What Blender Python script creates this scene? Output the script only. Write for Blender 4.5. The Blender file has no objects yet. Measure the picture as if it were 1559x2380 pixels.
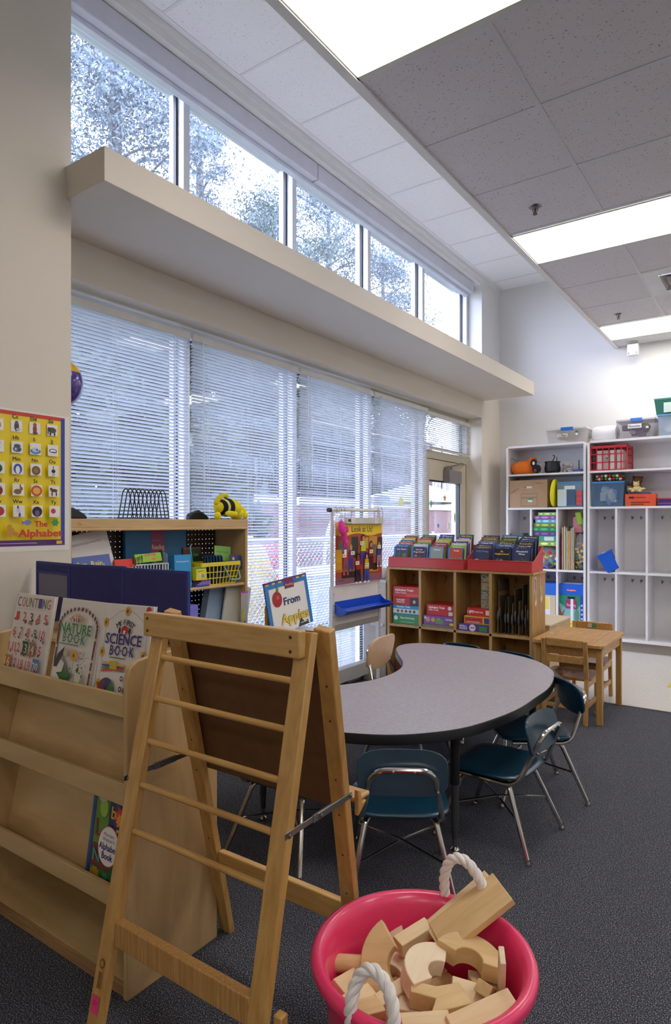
import bpy, math, random
from mathutils import Matrix, Vector
from math import sin, cos, pi, radians
R = random.Random(7)
scene = bpy.context.scene
COL = scene.collection

# ---------------------------------------------------------------- camera, light, exposure
H_EYE = 1.33
cam_d = bpy.data.cameras.new('camera'); cam = bpy.data.objects.new('camera', cam_d); COL.objects.link(cam)
cam.location = (0, 0, H_EYE)
cam.rotation_euler = (radians(90), 0, radians(35.13))
cam_d.sensor_fit = 'VERTICAL'; cam_d.sensor_height = 36.0; cam_d.sensor_width = 36.0*1559/2380
cam_d.lens = 36.0*1498/2380
cam_d.shift_y = 25/2380
cam_d.clip_start = 0.02; cam_d.clip_end = 300
scene.camera = cam
scene.view_settings.view_transform = 'Standard'
scene.view_settings.look = 'None'
scene.view_settings.gamma = 1.0
scene.view_settings.exposure = 0.3
scene.view_settings.use_curve_mapping = False
SKY_STRENGTH = 11.5
LAMP_STRENGTH = 9.0
world = bpy.data.worlds.new('overcast_sky'); scene.world = world; world.use_nodes = True
wn = world.node_tree; wn.nodes.clear()
wo = wn.nodes.new('ShaderNodeOutputWorld'); wb = wn.nodes.new('ShaderNodeBackground')
wt = wn.nodes.new('ShaderNodeTexCoord'); wz = wn.nodes.new('ShaderNodeTexNoise'); wz.inputs['Scale'].default_value = 1.6
wr = wn.nodes.new('ShaderNodeValToRGB')
wr.color_ramp.elements[0].color = (0.66, 0.74, 1.0, 1); wr.color_ramp.elements[1].color = (0.78, 0.84, 1.0, 1)
wn.links.new(wt.outputs['Generated'], wz.inputs['Vector']); wn.links.new(wz.outputs['Fac'], wr.inputs['Fac'])
wn.links.new(wr.outputs['Color'], wb.inputs['Color']); wb.inputs['Strength'].default_value = SKY_STRENGTH
wn.links.new(wb.outputs['Background'], wo.inputs['Surface'])
try:
    scene.cycles.use_denoising = True
    scene.cycles.max_bounces = 8; scene.cycles.diffuse_bounces = 5; scene.cycles.glossy_bounces = 3
    scene.cycles.transmission_bounces = 6; scene.cycles.transparent_max_bounces = 16
    scene.cycles.sample_clamp_indirect = 6.0; scene.cycles.caustics_reflective = False; scene.cycles.caustics_refractive = False
except Exception:
    pass

# ---------------------------------------------------------------- materials
def lin(c):
    r = []
    for v in c[:3]:
        v = v/255.0
        r.append(v/12.92 if v <= 0.04045 else ((v+0.055)/1.055)**2.4)
    return (r[0], r[1], r[2], 1.0)
MC = {}
def _new(name):
    m = bpy.data.materials.new(name); m.use_nodes = True
    nt = m.node_tree; b = nt.nodes['Principled BSDF']
    return m, nt, b
def paint(c, rough=0.5, metal=0.0, var=0.05, scale=6.0, coat=0.0, alpha=None, name=None):
    """plain coloured surface with a faint procedural mottling"""
    k = ('p', tuple(c), rough, metal, var, scale, coat, alpha)
    if k in MC: return MC[k]
    m, nt, b = _new(name or 'paint_%d_%d_%d' % tuple(int(x) for x in c[:3]))
    b.inputs['Roughness'].default_value = rough; b.inputs['Metallic'].default_value = metal
    if coat: b.inputs['Coat Weight'].default_value = coat; b.inputs['Coat Roughness'].default_value = 0.12
    l = lin(c)
    if var:
        tc = nt.nodes.new('ShaderNodeTexCoord'); n = nt.nodes.new('ShaderNodeTexNoise'); n.inputs['Scale'].default_value = scale
        rp = nt.nodes.new('ShaderNodeValToRGB')
        rp.color_ramp.elements[0].position = 0.3; rp.color_ramp.elements[1].position = 0.7
        rp.color_ramp.elements[0].color = (l[0]*(1-var), l[1]*(1-var), l[2]*(1-var), 1)
        rp.color_ramp.elements[1].color = (min(1, l[0]*(1+var)), min(1, l[1]*(1+var)), min(1, l[2]*(1+var)), 1)
        nt.links.new(tc.outputs['Object'], n.inputs['Vector']); nt.links.new(n.outputs['Fac'], rp.inputs['Fac'])
        nt.links.new(rp.outputs['Color'], b.inputs['Base Color'])
    else: b.inputs['Base Color'].default_value = l
    if alpha is not None: b.inputs['Alpha'].default_value = alpha
    MC[k] = m; return m
def wood(c1, c2, axis=2, scale=7.0, rough=0.38, coat=0.15, stretch=14.0, band=0.35):
    """grain running along one object axis"""
    k = ('w', tuple(c1), tuple(c2), axis, scale, rough, coat)
    if k in MC: return MC[k]
    m, nt, b = _new('wood')
    tc = nt.nodes.new('ShaderNodeTexCoord'); mp = nt.nodes.new('ShaderNodeMapping')
    s = [stretch]*3; s[axis] = 1.0; mp.inputs['Scale'].default_value = s
    n = nt.nodes.new('ShaderNodeTexNoise'); n.inputs['Scale'].default_value = scale; n.inputs['Detail'].default_value = 5; n.inputs['Distortion'].default_value = 0.6
    n2 = nt.nodes.new('ShaderNodeTexNoise'); n2.inputs['Scale'].default_value = 2.2
    mx = nt.nodes.new('ShaderNodeMix'); mx.data_type = 'FLOAT'; mx.inputs[0].default_value = band
    rp = nt.nodes.new('ShaderNodeValToRGB'); rp.color_ramp.elements[0].position = 0.36; rp.color_ramp.elements[1].position = 0.62
    rp.color_ramp.elements[0].color = lin(c2); rp.color_ramp.elements[1].color = lin(c1)
    nt.links.new(tc.outputs['Object'], mp.inputs['Vector']); nt.links.new(mp.outputs['Vector'], n.inputs['Vector'])
    nt.links.new(tc.outputs['Object'], n2.inputs['Vector'])
    nt.links.new(n.outputs['Fac'], mx.inputs[2]); nt.links.new(n2.outputs['Fac'], mx.inputs[3])
    nt.links.new(mx.outputs[0], rp.inputs['Fac']); nt.links.new(rp.outputs['Color'], b.inputs['Base Color'])
    b.inputs['Roughness'].default_value = rough; b.inputs['Coat Weight'].default_value = coat; b.inputs['Coat Roughness'].default_value = 0.25
    MC[k] = m; return m
def speckle(name, cols, scale, rough=0.9, bump=0.0, pos=None, bscale=None):
    m, nt, b = _new(name)
    tc = nt.nodes.new('ShaderNodeTexCoord'); n = nt.nodes.new('ShaderNodeTexNoise'); n.inputs['Scale'].default_value = scale; n.inputs['Detail'].default_value = 2.0
    rp = nt.nodes.new('ShaderNodeValToRGB'); rp.color_ramp.interpolation = 'LINEAR'
    while len(rp.color_ramp.elements) < len(cols): rp.color_ramp.elements.new(0.5)
    for i, c in enumerate(cols):
        rp.color_ramp.elements[i].position = pos[i] if pos else i/(len(cols)-1); rp.color_ramp.elements[i].color = lin(c)
    nt.links.new(tc.outputs['Object'], n.inputs['Vector']); nt.links.new(n.outputs['Fac'], rp.inputs['Fac'])
    nt.links.new(rp.outputs['Color'], b.inputs['Base Color']); b.inputs['Roughness'].default_value = rough
    if bump:
        bp = nt.nodes.new('ShaderNodeBump'); bp.inputs['Strength'].default_value = bump; bp.inputs['Distance'].default_value = 0.01
        n3 = nt.nodes.new('ShaderNodeTexNoise'); n3.inputs['Scale'].default_value = bscale or scale*0.6
        nt.links.new(tc.outputs['Object'], n3.inputs['Vector']); nt.links.new(n3.outputs['Fac'], bp.inputs['Height']); nt.links.new(bp.outputs['Normal'], b.inputs['Normal'])
    return m
def emit(name, c, s):
    m = bpy.data.materials.new(name); m.use_nodes = True; nt = m.node_tree; nt.nodes.clear()
    o = nt.nodes.new('ShaderNodeOutputMaterial'); e = nt.nodes.new('ShaderNodeEmission'); e.inputs['Color'].default_value = (c[0], c[1], c[2], 1); e.inputs['Strength'].default_value = s
    nt.links.new(e.outputs['Emission'], o.inputs['Surface']); return m
def clear(name, tint, gloss=0.06, rough=0.02):
    """thin clear sheet: mostly transparent, a little mirror"""
    m = bpy.data.materials.new(name); m.use_nodes = True; nt = m.node_tree; nt.nodes.clear()
    o = nt.nodes.new('ShaderNodeOutputMaterial'); t = nt.nodes.new('ShaderNodeBsdfTransparent'); g = nt.nodes.new('ShaderNodeBsdfGlossy'); mx = nt.nodes.new('ShaderNodeMixShader')
    lw = nt.nodes.new('ShaderNodeLayerWeight'); lw.inputs['Blend'].default_value = 0.25
    mt = nt.nodes.new('ShaderNodeMath'); mt.operation = 'MULTIPLY_ADD'; mt.inputs[1].default_value = 0.5; mt.inputs[2].default_value = gloss
    t.inputs['Color'].default_value = (tint[0], tint[1], tint[2], 1); g.inputs['Roughness'].default_value = rough; g.inputs['Color'].default_value = (.9, .95, 1, 1)
    nt.links.new(lw.outputs['Facing'], mt.inputs[0]); nt.links.new(mt.outputs[0], mx.inputs['Fac'])
    nt.links.new(t.outputs[0], mx.inputs[1]); nt.links.new(g.outputs[0], mx.inputs[2]); nt.links.new(mx.outputs[0], o.inputs['Surface']); return m
def frosted(c, op, rough=0.3):
    """tinted translucent plastic"""
    k = ('f', tuple(c), op)
    if k in MC: return MC[k]
    m = bpy.data.materials.new('translucent_plastic'); m.use_nodes = True; nt = m.node_tree; b = nt.nodes['Principled BSDF']
    b.inputs['Base Color'].default_value = lin(c); b.inputs['Roughness'].default_value = rough; b.inputs['Alpha'].default_value = op
    MC[k] = m; return m
GLASS = clear('window_glass', (0.95, 0.96, 0.99), 0.03)
CHROME = paint((200, 196, 190), 0.16, 1.0, 0.0, name='chrome')
STEEL = paint((150, 150, 150), 0.35, 1.0, 0.03, name='steel')
ZINC = paint((120, 118, 112), 0.4, 0.9, 0.03, name='zinc')
BLACKP = paint((22, 22, 24), 0.45, name='black_plastic')

# ---------------------------------------------------------------- mesh builder
def frame_from(a, b):
    """rotation taking local +Z onto b-a, origin at a"""
    d = (Vector(b)-Vector(a)); q = d.to_track_quat('Z', 'Y'); return Matrix.Translation(a) @ q.to_matrix().to_4x4(), d.length
class B:
    def __init__(s): s.v = []; s.f = []; s.m = []
    def add(s, vs, fs, mi=0, T=None):
        n = len(s.v)
        for v in vs:
            s.v.append(tuple(T @ Vector(v)) if T is not None else tuple(v))
        for f in fs: s.f.append(tuple(i+n for i in f)); s.m.append(mi)
        return s
    def box(s, lo, hi, mi=0, T=None):
        x0, y0, z0 = lo; x1, y1, z1 = hi
        vs = [(x0,y0,z0),(x1,y0,z0),(x1,y1,z0),(x0,y1,z0),(x0,y0,z1),(x1,y0,z1),(x1,y1,z1),(x0,y1,z1)]
        return s.add(vs, [(0,3,2,1),(4,5,6,7),(0,1,5,4),(1,2,6,5),(2,3,7,6),(3,0,4,7)], mi, T)
    def cbox(s, c, sz, mi=0, T=None):
        return s.box([c[i]-sz[i]/2 for i in range(3)], [c[i]+sz[i]/2 for i in range(3)], mi, T)
    def bar(s, a, b, w, h, mi=0, up=(0,0,1)):
        """rectangular bar from a to b: w across, h along up"""
        a = Vector(a); b = Vector(b); d = (b-a).normalized(); u = Vector(up); x = d.cross(u).normalized(); u = x.cross(d).normalized()
        T = Matrix((( x.x, u.x, d.x, a.x), (x.y, u.y, d.y, a.y), (x.z, u.z, d.z, a.z), (0,0,0,1)))
        return s.box((-w/2, -h/2, 0), (w/2, h/2, (b-a).length), mi, T)
    def prism(s, poly, z0, z1, mi=0, T=None):
        n = len(poly); vs = [(p[0], p[1], z0) for p in poly]+[(p[0], p[1], z1) for p in poly]
        fs = [tuple(range(n-1, -1, -1)), tuple(range(n, 2*n))]+[(i, (i+1) % n, n+(i+1) % n, n+i) for i in range(n)]
        return s.add(vs, fs, mi, T)
    def tube(s, pts, r, n=10, mi=0, closed=False, T=None):
        P = [Vector(p) for p in pts]; m = len(P); rr = r if isinstance(r, (list, tuple)) else [r]*m
        vs = []; prev = None
        for i in range(m):
            if closed: t = (P[(i+1) % m]-P[i-1])
            else: t = P[min(i+1, m-1)]-P[max(i-1, 0)]
            t.normalize()
            if prev is None:
                u = t.orthogonal().normalized()
            else:
                u = prev-t*prev.dot(t)
                u = u.normalized() if u.length > 1e-6 else t.orthogonal().normalized()
            prev = u; w = t.cross(u)
            for k in range(n):
                a = 2*pi*k/n; vs.append(P[i]+(u*cos(a)+w*sin(a))*rr[i])
        fs = []
        for i in range(m if closed else m-1):
            j = (i+1) % m
            for k in range(n): fs.append((i*n+k, i*n+(k+1) % n, j*n+(k+1) % n, j*n+k))
        if not closed: fs += [tuple(range(n-1, -1, -1)), tuple(range((m-1)*n, m*n))]
        return s.add(vs, fs, mi, T)
    def lathe(s, prof, n=32, mi=0, T=None):
        vs = []; fs = []
        for r, z in prof:
            for k in range(n): vs.append((r*cos(2*pi*k/n), r*sin(2*pi*k/n), z))
        for i in range(len(prof)-1):
            for k in range(n): fs.append((i*n+k, i*n+(k+1) % n, (i+1)*n+(k+1) % n, (i+1)*n+k))
        return s.add(vs, fs, mi, T)
    def ell(s, c, rad, mi=0, n=14, T=None, M=None):
        m = max(6, n//2+2); vs = []; fs = []
        for i in range(m+1):
            th = pi*i/m
            for k in range(n):
                p = Vector((rad[0]*sin(th)*cos(2*pi*k/n), rad[1]*sin(th)*sin(2*pi*k/n), rad[2]*cos(th)))
                if M is not None: p = M @ p
                vs.append(p+Vector(c))
        for i in range(m):
            for k in range(n): fs.append((i*n+k, (i+1)*n+k, (i+1)*n+(k+1) % n, i*n+(k+1) % n))
        return s.add(vs, fs, mi, T)
    def build(s, name, mats, parent=None, bevel=0.0, smooth=False, loc=None, rot=None, seg=2, angle=35, sub=0):
        me = bpy.data.meshes.new(name); me.from_pydata(s.v, [], s.f); me.update()
        if not isinstance(mats, (list, tuple)): mats = [mats]
        for m in mats: me.materials.append(m)
        me.polygons.foreach_set('material_index', s.m)
        if smooth or bevel or sub:
            me.polygons.foreach_set('use_smooth', [True]*len(me.polygons))
            if not sub:
                try: me.set_sharp_from_angle(angle=radians(angle))
                except Exception: pass
        o = bpy.data.objects.new(name, me); COL.objects.link(o)
        if parent is not None: o.parent = parent
        if loc: o.location = loc
        if rot: o.rotation_euler = rot
        if bevel:
            b = o.modifiers.new('bevel', 'BEVEL'); b.width = bevel; b.segments = seg; b.limit_method = 'ANGLE'; b.angle_limit = radians(40)
            b.use_clamp_overlap = True
        if sub:
            b = o.modifiers.new('sub', 'SUBSURF'); b.levels = sub; b.render_levels = sub
        return o
def thing(name, label, cat, loc=(0,0,0), rz=0.0, group=None, rot=None):
    o = bpy.data.objects.new(name, None); COL.objects.link(o); o.empty_display_size = 0.05
    o.location = loc; o.rotation_euler = rot if rot else (0, 0, rz); o['label'] = label; o['category'] = cat
    if group: o['group'] = group
    return o
def tag(o, label, cat, group=None, kind=None):
    o['label'] = label; o['category'] = cat
    if group: o['group'] = group
    if kind: o['kind'] = kind
    return o
def struct(o): o['kind'] = 'structure'; return o
def copy_tree(o, parent=None):
    c = o.copy(); COL.objects.link(c); c.parent = parent
    for ch in list(o.children): copy_tree(ch, c)
    return c
def arc(cx, cy, r, a0, a1, n):
    return [(cx+r*cos(radians(a0+(a1-a0)*i/n)), cy+r*sin(radians(a0+(a1-a0)*i/n))) for i in range(n+1)]
def rrect(w, h, r, n=4, cx=0, cy=0):
    p = []
    for sx, sy, a in ((1,1,0), (-1,1,90), (-1,-1,180), (1,-1,270)):
        p += arc(cx+sx*(w/2-r), cy+sy*(h/2-r), r, a, a+90, n)
    return p
def smooth_path(pts, n=6):
    """Catmull-Rom through 3-D points"""
    P = [Vector(p) for p in pts]; P = [P[0]*2-P[1]]+P+[P[-1]*2-P[-2]]; out = []
    for i in range(1, len(P)-2):
        for k in range(n):
            t = k/n; a, b, c, d = P[i-1], P[i], P[i+1], P[i+2]
            out.append(0.5*((2*b)+(c-a)*t+(2*a-5*b+4*c-d)*t*t+(3*b-a-3*c+d)*t**3))
    out.append(P[-2]); return out
def fillet(pts, r, n=6):
    """round the corners of a 3-D polyline"""
    P = [Vector(p) for p in pts]; out = [P[0]]
    for i in range(1, len(P)-1):
        a, b, c = P[i-1], P[i], P[i+1]; u = (a-b); v = (c-b); rr = min(r, u.length*.49, v.length*.49)
        p0 = b+u.normalized()*rr; p1 = b+v.normalized()*rr
        for k in range(n+1):
            t = k/n; out.append(p0*(1-t)**2+b*2*t*(1-t)+p1*t*t)
    out.append(P[-1]); return out

# lettering and printed pictures: flat coloured shapes lying on a surface
TXT = {}
def glyphs(txt):
    if txt in TXT: return TXT[txt]
    cu = bpy.data.curves.new('t', 'FONT'); cu.body = txt; cu.size = 1.0; cu.resolution_u = 2; cu.fill_mode = 'FRONT'
    ob = bpy.data.objects.new('t', cu); COL.objects.link(ob)
    dg = bpy.context.evaluated_depsgraph_get(); me = bpy.data.meshes.new_from_object(ob.evaluated_get(dg))
    vs = [(v.co.x, v.co.y) for v in me.vertices]; fs = [tuple(p.vertices) for p in me.polygons]
    if vs:
        w = max(v[0] for v in vs); x0 = min(v[0] for v in vs)
    else: w = 1; x0 = 0
    bpy.data.objects.remove(ob); bpy.data.curves.remove(cu); bpy.data.meshes.remove(me)
    TXT[txt] = (vs, fs, x0, w); return TXT[txt]
class Art:
    """origin o, u to the right, v up, n out of the surface (object-local vectors)"""
    def __init__(s, o, u, v, step=0.00018):
        s.o = Vector(o); s.u = Vector(u).normalized(); s.vv = Vector(v).normalized(); s.n = s.u.cross(s.vv).normalized()
        s.b = B(); s.cols = []; s.k = 1; s.step = step
    def _c(s, c):
        if c not in s.cols: s.cols.append(c)
        return s.cols.index(c)
    def _p(s, p): return s.o+s.u*p[0]+s.vv*p[1]+s.n*(s.k*s.step+0.0003)
    def poly(s, pts, c):
        s.b.add([s._p(p) for p in pts], [tuple(range(len(pts)))], s._c(c)); s.k += 1; return s
    def rect(s, u0, v0, u1, v1, c): return s.poly([(u0,v0),(u1,v0),(u1,v1),(u0,v1)], c)
    def ell(s, cu, cv, ru, rv, c, n=18, a0=0): return s.poly([(cu+ru*cos(2*pi*i/n+a0), cv+rv*sin(2*pi*i/n+a0)) for i in range(n)], c)
    def line(s, a, b, w, c):
        d = Vector((b[0]-a[0], b[1]-a[1])); d.normalize(); q = Vector((-d.y, d.x))*w/2
        return s.poly([(a[0]-q.x, a[1]-q.y), (b[0]-q.x, b[1]-q.y), (b[0]+q.x, b[1]+q.y), (a[0]+q.x, a[1]+q.y)], c)
    def star(s, cu, cv, r, r2, n, c, a0=0):
        return s.poly([(cu+(r if i % 2 == 0 else r2)*cos(pi*i/n+a0), cv+(r if i % 2 == 0 else r2)*sin(pi*i/n+a0)) for i in range(2*n)], c)
    def text(s, t, cu, cv, h, c, width=None, bold=0.0, rot=0.0, align='c'):
        vs, fs, x0, x1 = glyphs(t); sc = h/0.72; sx = sc
        if width: sx = width/max(1e-4, (x1-x0))
        off = -(x0+x1)/2*sx if align == 'c' else (-x0*sx if align == 'l' else -x1*sx)
        ca, sa = cos(rot), sin(rot)
        for dx, dy in ([(0,0)] if not bold else [(0,0), (bold,0), (0,bold*.6), (bold,bold*.6)]):
            P = []
            for x, y in vs:
                X = x*sx+off+dx-bold/2; Y = (y-0.36)*sc+dy; P.append(s._p((cu+X*ca-Y*sa, cv+X*sa+Y*ca)))
            s.b.add(P, fs, s._c(c)); s.k += 0.25
        s.k += 0.5; return s
    def squig(s, cu, cv, w, h, c, n=1):
        """a line of print too small to read"""
        for i in range(n): s.rect(cu-w/2, cv-h/2-i*h*2, cu+w/2*(1 if i < n-1 else .4), cv+h/2-i*h*2, c)
        return s
    def build(s, name, parent, rough=0.45):
        return s.b.build(name, [paint(c, rough, 0, 0) for c in s.cols], parent)
# ================================================================ ROOM SHELL
W_LAMP_TINT = paint((220, 211, 197), 0.7, 0, 0.015, 2.0, name='wall_paint_lamp_tint')  # same wall paint, with the warm lamp light mixed into its colour
W_PAINT = paint((222, 220, 217), 0.7, 0, 0.015, 2.0, name='wall_paint')
W_TRIM = paint((226, 224, 220), 0.5, 0, 0.01, name='trim_paint')
CARPET = speckle('carpet', [(15,17,24), (48,52,64), (94,97,110), (184,182,184)], 290, 0.95, 0.5, [0.36, 0.49, 0.59, 0.70], 140)
VINYL = speckle('vinyl_tile', [(205,203,200), (216,214,210), (224,222,219)], 40, 0.25, 0, [0.2, 0.5, 0.8])
XW, YW = -2.873, 7.55          # window wall and back wall
XR, YR = 3.7, -3.0             # unseen right wall and rear wall
HC, HR = 3.25, 4.145           # dropped ceiling, raised ceiling by the windows
XS = -1.553                    # edge between them
b = B().box((XW-.4, YR, -.06), (XR, 5.035, 0)); fl = struct(b.build('floor', CARPET))
b = B().box((XW-.4, 5.035, -.06), (XR, YW+.1, 0)); b.box((-.81, 5.8, 0), (-.5, 6.1, .0012), 1)
fl2 = struct(b.build('floor_tile', [VINYL, paint((214,196,84), .35)]))
struct(B().box((-3.0, 5.028, 0), (XR, 5.046, .004)).build('trim_1', paint((90,88,92), .6)))
# back wall, right wall, rear wall
struct(B().box((XW-.4, YW, -.06), (XR+.1, YW+.12, HR+.1)).build('wall_back', W_PAINT))
struct(B().box((XR, YR, -.06), (XR+.12, YW, HR+.1)).build('wall_right', W_PAINT))
struct(B().box((XW-.4, YR-.12, -.06), (XR, YR, HR+.1)).build('wall_rear', W_PAINT))
struct(B().box((-3.35, YR, -.06), (-2.555, 1.632, HR+.1)).build('wall_left', W_LAMP_TINT))
# window wall: header between the two window strips, strip above, strip below, end pier
b = B()
b.box((-3.25, 1.632, 2.53), (XW, YW, 2.98)); b.box((-3.25, 1.632, 4.05), (XW, YW, HR+.1), 1)
b.box((-3.25, 6.99, -.06), (XW, YW, 2.53)); b.box((-3.25, 6.99, 2.98), (XW, YW, 4.05), 1)
b.box((-3.25, 1.632, -.06), (-2.99, 5.86, .035))
struct(b.build('wall_window', [W_LAMP_TINT, W_PAINT]))
# light shelf
SHELF_P = paint((216, 206, 192), 0.62, 0, 0.012, 2.5)
struct(B().box((XW, 1.609, 2.728), (-2.286, 7.035, 2.872)).build('trim_2', SHELF_P, bevel=.003))
# ceilings
def tile_mat(name, c, dark):
    m, nt, bs = _new(name)
    tc = nt.nodes.new('ShaderNodeTexCoord'); n = nt.nodes.new('ShaderNodeTexNoise'); n.inputs['Scale'].default_value = 95; n.inputs['Detail'].default_value = 1.5
    rp = nt.nodes.new('ShaderNodeValToRGB'); rp.color_ramp.elements[0].position = .27; rp.color_ramp.elements[1].position = .36
    rp.color_ramp.elements[0].color = lin(dark); rp.color_ramp.elements[1].color = lin(c)
    nt.links.new(tc.outputs['Object'], n.inputs['Vector']); nt.links.new(n.outputs['Fac'], rp.inputs['Fac']); nt.links.new(rp.outputs['Color'], bs.inputs['Base Color'])
    bs.inputs['Roughness'].default_value = .9; return m
TILE = tile_mat('ceiling_tile', (216, 209, 212), (150, 144, 144))
TBAR = paint((208, 204, 206), .5, 0, 0)
S = .6096; Y0 = 2.358-9*S
lights = [(i, j) for i in (0, 4) for j in (-4, 0, 4, 8)]
# light panels fill cells i..i+1 (4 ft wide) and one row deep; row index counted from Y0 (row 8 = just before the first grid line seen)
LROWS = [0, 4, 8, 12, 16]; LCOLS = [0, 4, 8]
def is_light(i, j): return any(lc <= i < lc+2 for lc in LCOLS) and j in LROWS and not (j == 4 and i < 2)
VENT = (2, 14)
b = B(); nI = int((XR-XS)/S)+1; nJ = int((YW-Y0)/S)+1
for i in range(nI):
    for j in range(nJ):
        if is_light(i, j) or (i, j) == (1, 14): continue
        x0 = XS+i*S; y0 = Y0+j*S; x1 = min(x0+S, XR); y1 = min(y0+S, YW)
        if x1-x0 < .02 or y1-y0 < .02: continue
        b.box((x0, y0, HC), (x1, y1, HC+.018))
b.box((XS, YR, HC), (XR, Y0, HC+.018))
ceil = struct(b.build('ceiling', TILE))
b = B()
for i in range(1, nI):
    x = XS+i*S
    segs = []; y = Y0
    for j in range(nJ):
        if any(lc+1 == i for lc in LCOLS) and j in LROWS: continue
        b.box((x-.012, Y0+j*S, HC-.0035), (x+.012, min(Y0+(j+1)*S, YW), HC))
for j in range(0, nJ+1):
    y = min(Y0+j*S, YW-.012); b.box((XS, y-.012, HC-.003), (XR, y+.012, HC-.0005))
t = b.build('ceiling_grid', TBAR, parent=ceil)
struct(B().box((XS-.012, YR, HC-.012), (XS+.03, YW, HC+.006)).box((XS-.012, YR, HC), (XS+.012, YW, HR)).build('trim_3', W_TRIM))
struct(B().box((XS, YR, HC+.02), (XS+.05, YW, HR+.1)).build('wall_drop', W_PAINT))
b = B().box((XW-.02, YR, HR), (XS, YW, HR+.03))
cr = struct(b.build('ceiling_raised', tile_mat('ceiling_tile_white', (238, 237, 240), (206, 204, 208))))
b = B()
yy = 4.192-5*S
while yy < YW:
    b.box((XW+.05, yy-.009, HR-.003), (XS-.014, yy+.009, HR-.0005)); yy += S
b.box((XW+.013, YR, HR-.004), (XW+.05, YW, HR-.0005)); b.build('ceiling_grid', paint((226,224,228), .5, 0, 0), parent=cr)
struct(B().box((XW-.005, 1.632, HR-.05), (XW+.012, YW, HR-.0035)).build('trim_4', W_TRIM))
struct(B().box((XW, YW-.014, .0), (XR, YW, .1)).build('baseboard_back', paint((150,140,126), .6)))

# ceiling light fixtures
DIFF = emit('lamp_diffuser', (1.0, 0.94, 0.85), LAMP_STRENGTH)
FRM = paint((205, 205, 190), .45)
n = 0
for lc in LCOLS:
    for lr in LROWS:
        x0 = XS+lc*S+.015; x1 = XS+(lc+2)*S-.015; y0 = Y0+lr*S+.015; y1 = y0+S-.03
        if x1 > XR or (lc == 0 and lr == 4): continue
        t = thing('ceiling_light', 'recessed fluorescent ceiling panel', 'ceiling light', ((x0+x1)/2, (y0+y1)/2, HC), group='fluorescent panels in the dropped ceiling')
        w, d = (x1-x0)/2, (y1-y0)/2
        fb = B()
        for lo, hi in (((-w,-d,-.006), (w,-d+.022,.06)), ((-w,d-.022,-.006), (w,d,.06)), ((-w,-d,-.006), (-w+.022,d,.06)), ((w-.022,-d,-.006), (w,d,.06))): fb.box(lo, hi)
        fb.build('frame', FRM, t)
        B().box((-w+.022, -d+.022, .004), (w-.022, d-.022, .012)).build('diffuser', DIFF, t)
        if lc == 0 and lr == 8: t['label'] = 'large glowing ceiling panel nearest the camera, cut by the top edge'; del t['group']
        elif lc == 0 and lr == 12: t['label'] = 'long glowing ceiling panel beyond the first sprinkler head'; del t['group']
        elif lc == 0 and lr == 16: t['label'] = 'farthest glowing ceiling panel close to the back wall'; del t['group']
# air vent in the dropped ceiling
vx, vy = XS+1*S+S/2, Y0+14*S+S/2
v = thing('air_vent', 'square white ceiling air diffuser with nested louvres', 'air vent', (vx, vy, HC))
WM = paint((214, 212, 214), .5); h = S/2
fb = B()
def ring(bb, r0, r1, z0, z1, mi=0):
    bb.box((-r0,-r0,z0), (r0,-r1,z1), mi); bb.box((-r0,r1,z0), (r0,r0,z1), mi); bb.box((-r0,-r1,z0), (-r1,r1,z1), mi); bb.box((r1,-r1,z0), (r0,r1,z1), mi)
ring(fb, h-.012, .19, -.004, .004); fb.build('frame', WM, v)
fb = B()
for k in range(4):
    r = .185-k*.045
    for q in range(4):
        T = Matrix.Rotation(q*pi/2, 4, 'Z')
        fb.add([(-r,-r,-.012+.0), (r,-r,-.012), (r-.03,-r+.03,.022), (-r+.03,-r+.03,.022)], [(0,1,2,3)], 0, T)
fb.build('louvre', paint((170,160,158), .5), v)
B().box((-.2,-.2,.03), (.2,.2,.034)).build('duct', paint((60,54,52), .8), v)
# sprinklers
for (x, y, lb) in ((-1.262, 3.9, 'sprinkler head in a round plate beside the middle ceiling light'), (-1.284, 6.35, 'small sprinkler head just before the farthest ceiling light')):
    t = thing('sprinkler', lb, 'sprinkler', (x, y, HC))
    B().lathe([(0,-.001), (.03,-.003), (.038,-.002), (.04,0)], 20).lathe([(.024,-.003),(.024,-.012),(.0,-.012)], 16).build('plate', STEEL, t, smooth=True)
    fb = B().tube([(0,0,-.01), (0,0,-.035)], .006, 8).tube([(-.012,0,-.012), (-.014,0,-.03), (0,0,-.044)], .0025, 6).tube([(.012,0,-.012), (.014,0,-.03), (0,0,-.044)], .0025, 6)
    fb.lathe([(0,-.044), (.014,-.044), (.014,-.047), (0,-.047)], 12); fb.build('nozzle', paint((120,96,84), .3, .9), t, smooth=True)
t = thing('motion_sensor', 'small white box sensor hanging from the ceiling edge', 'sensor', (-1.35, 7.4, HC))
B().lathe([(0,0), (.05,0), (.045,-.015), (.02,-.03), (0,-.03)], 16).build('mount', paint((190,190,192), .4), t, smooth=True)
fb = B().box((-.055,-.04,-.15), (.055,.04,-.03)); fb.build('housing', paint((225,224,228), .4), t, bevel=.008)
for x in (-.038, .038):
    B().lathe([(0,0), (.011,0), (.011,.006), (0,.006)], 12, T=Matrix.Translation((x,-.04,-.128)) @ Matrix.Rotation(pi/2, 4, 'X')).build('lens', paint((120,118,124), .3), t)

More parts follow.
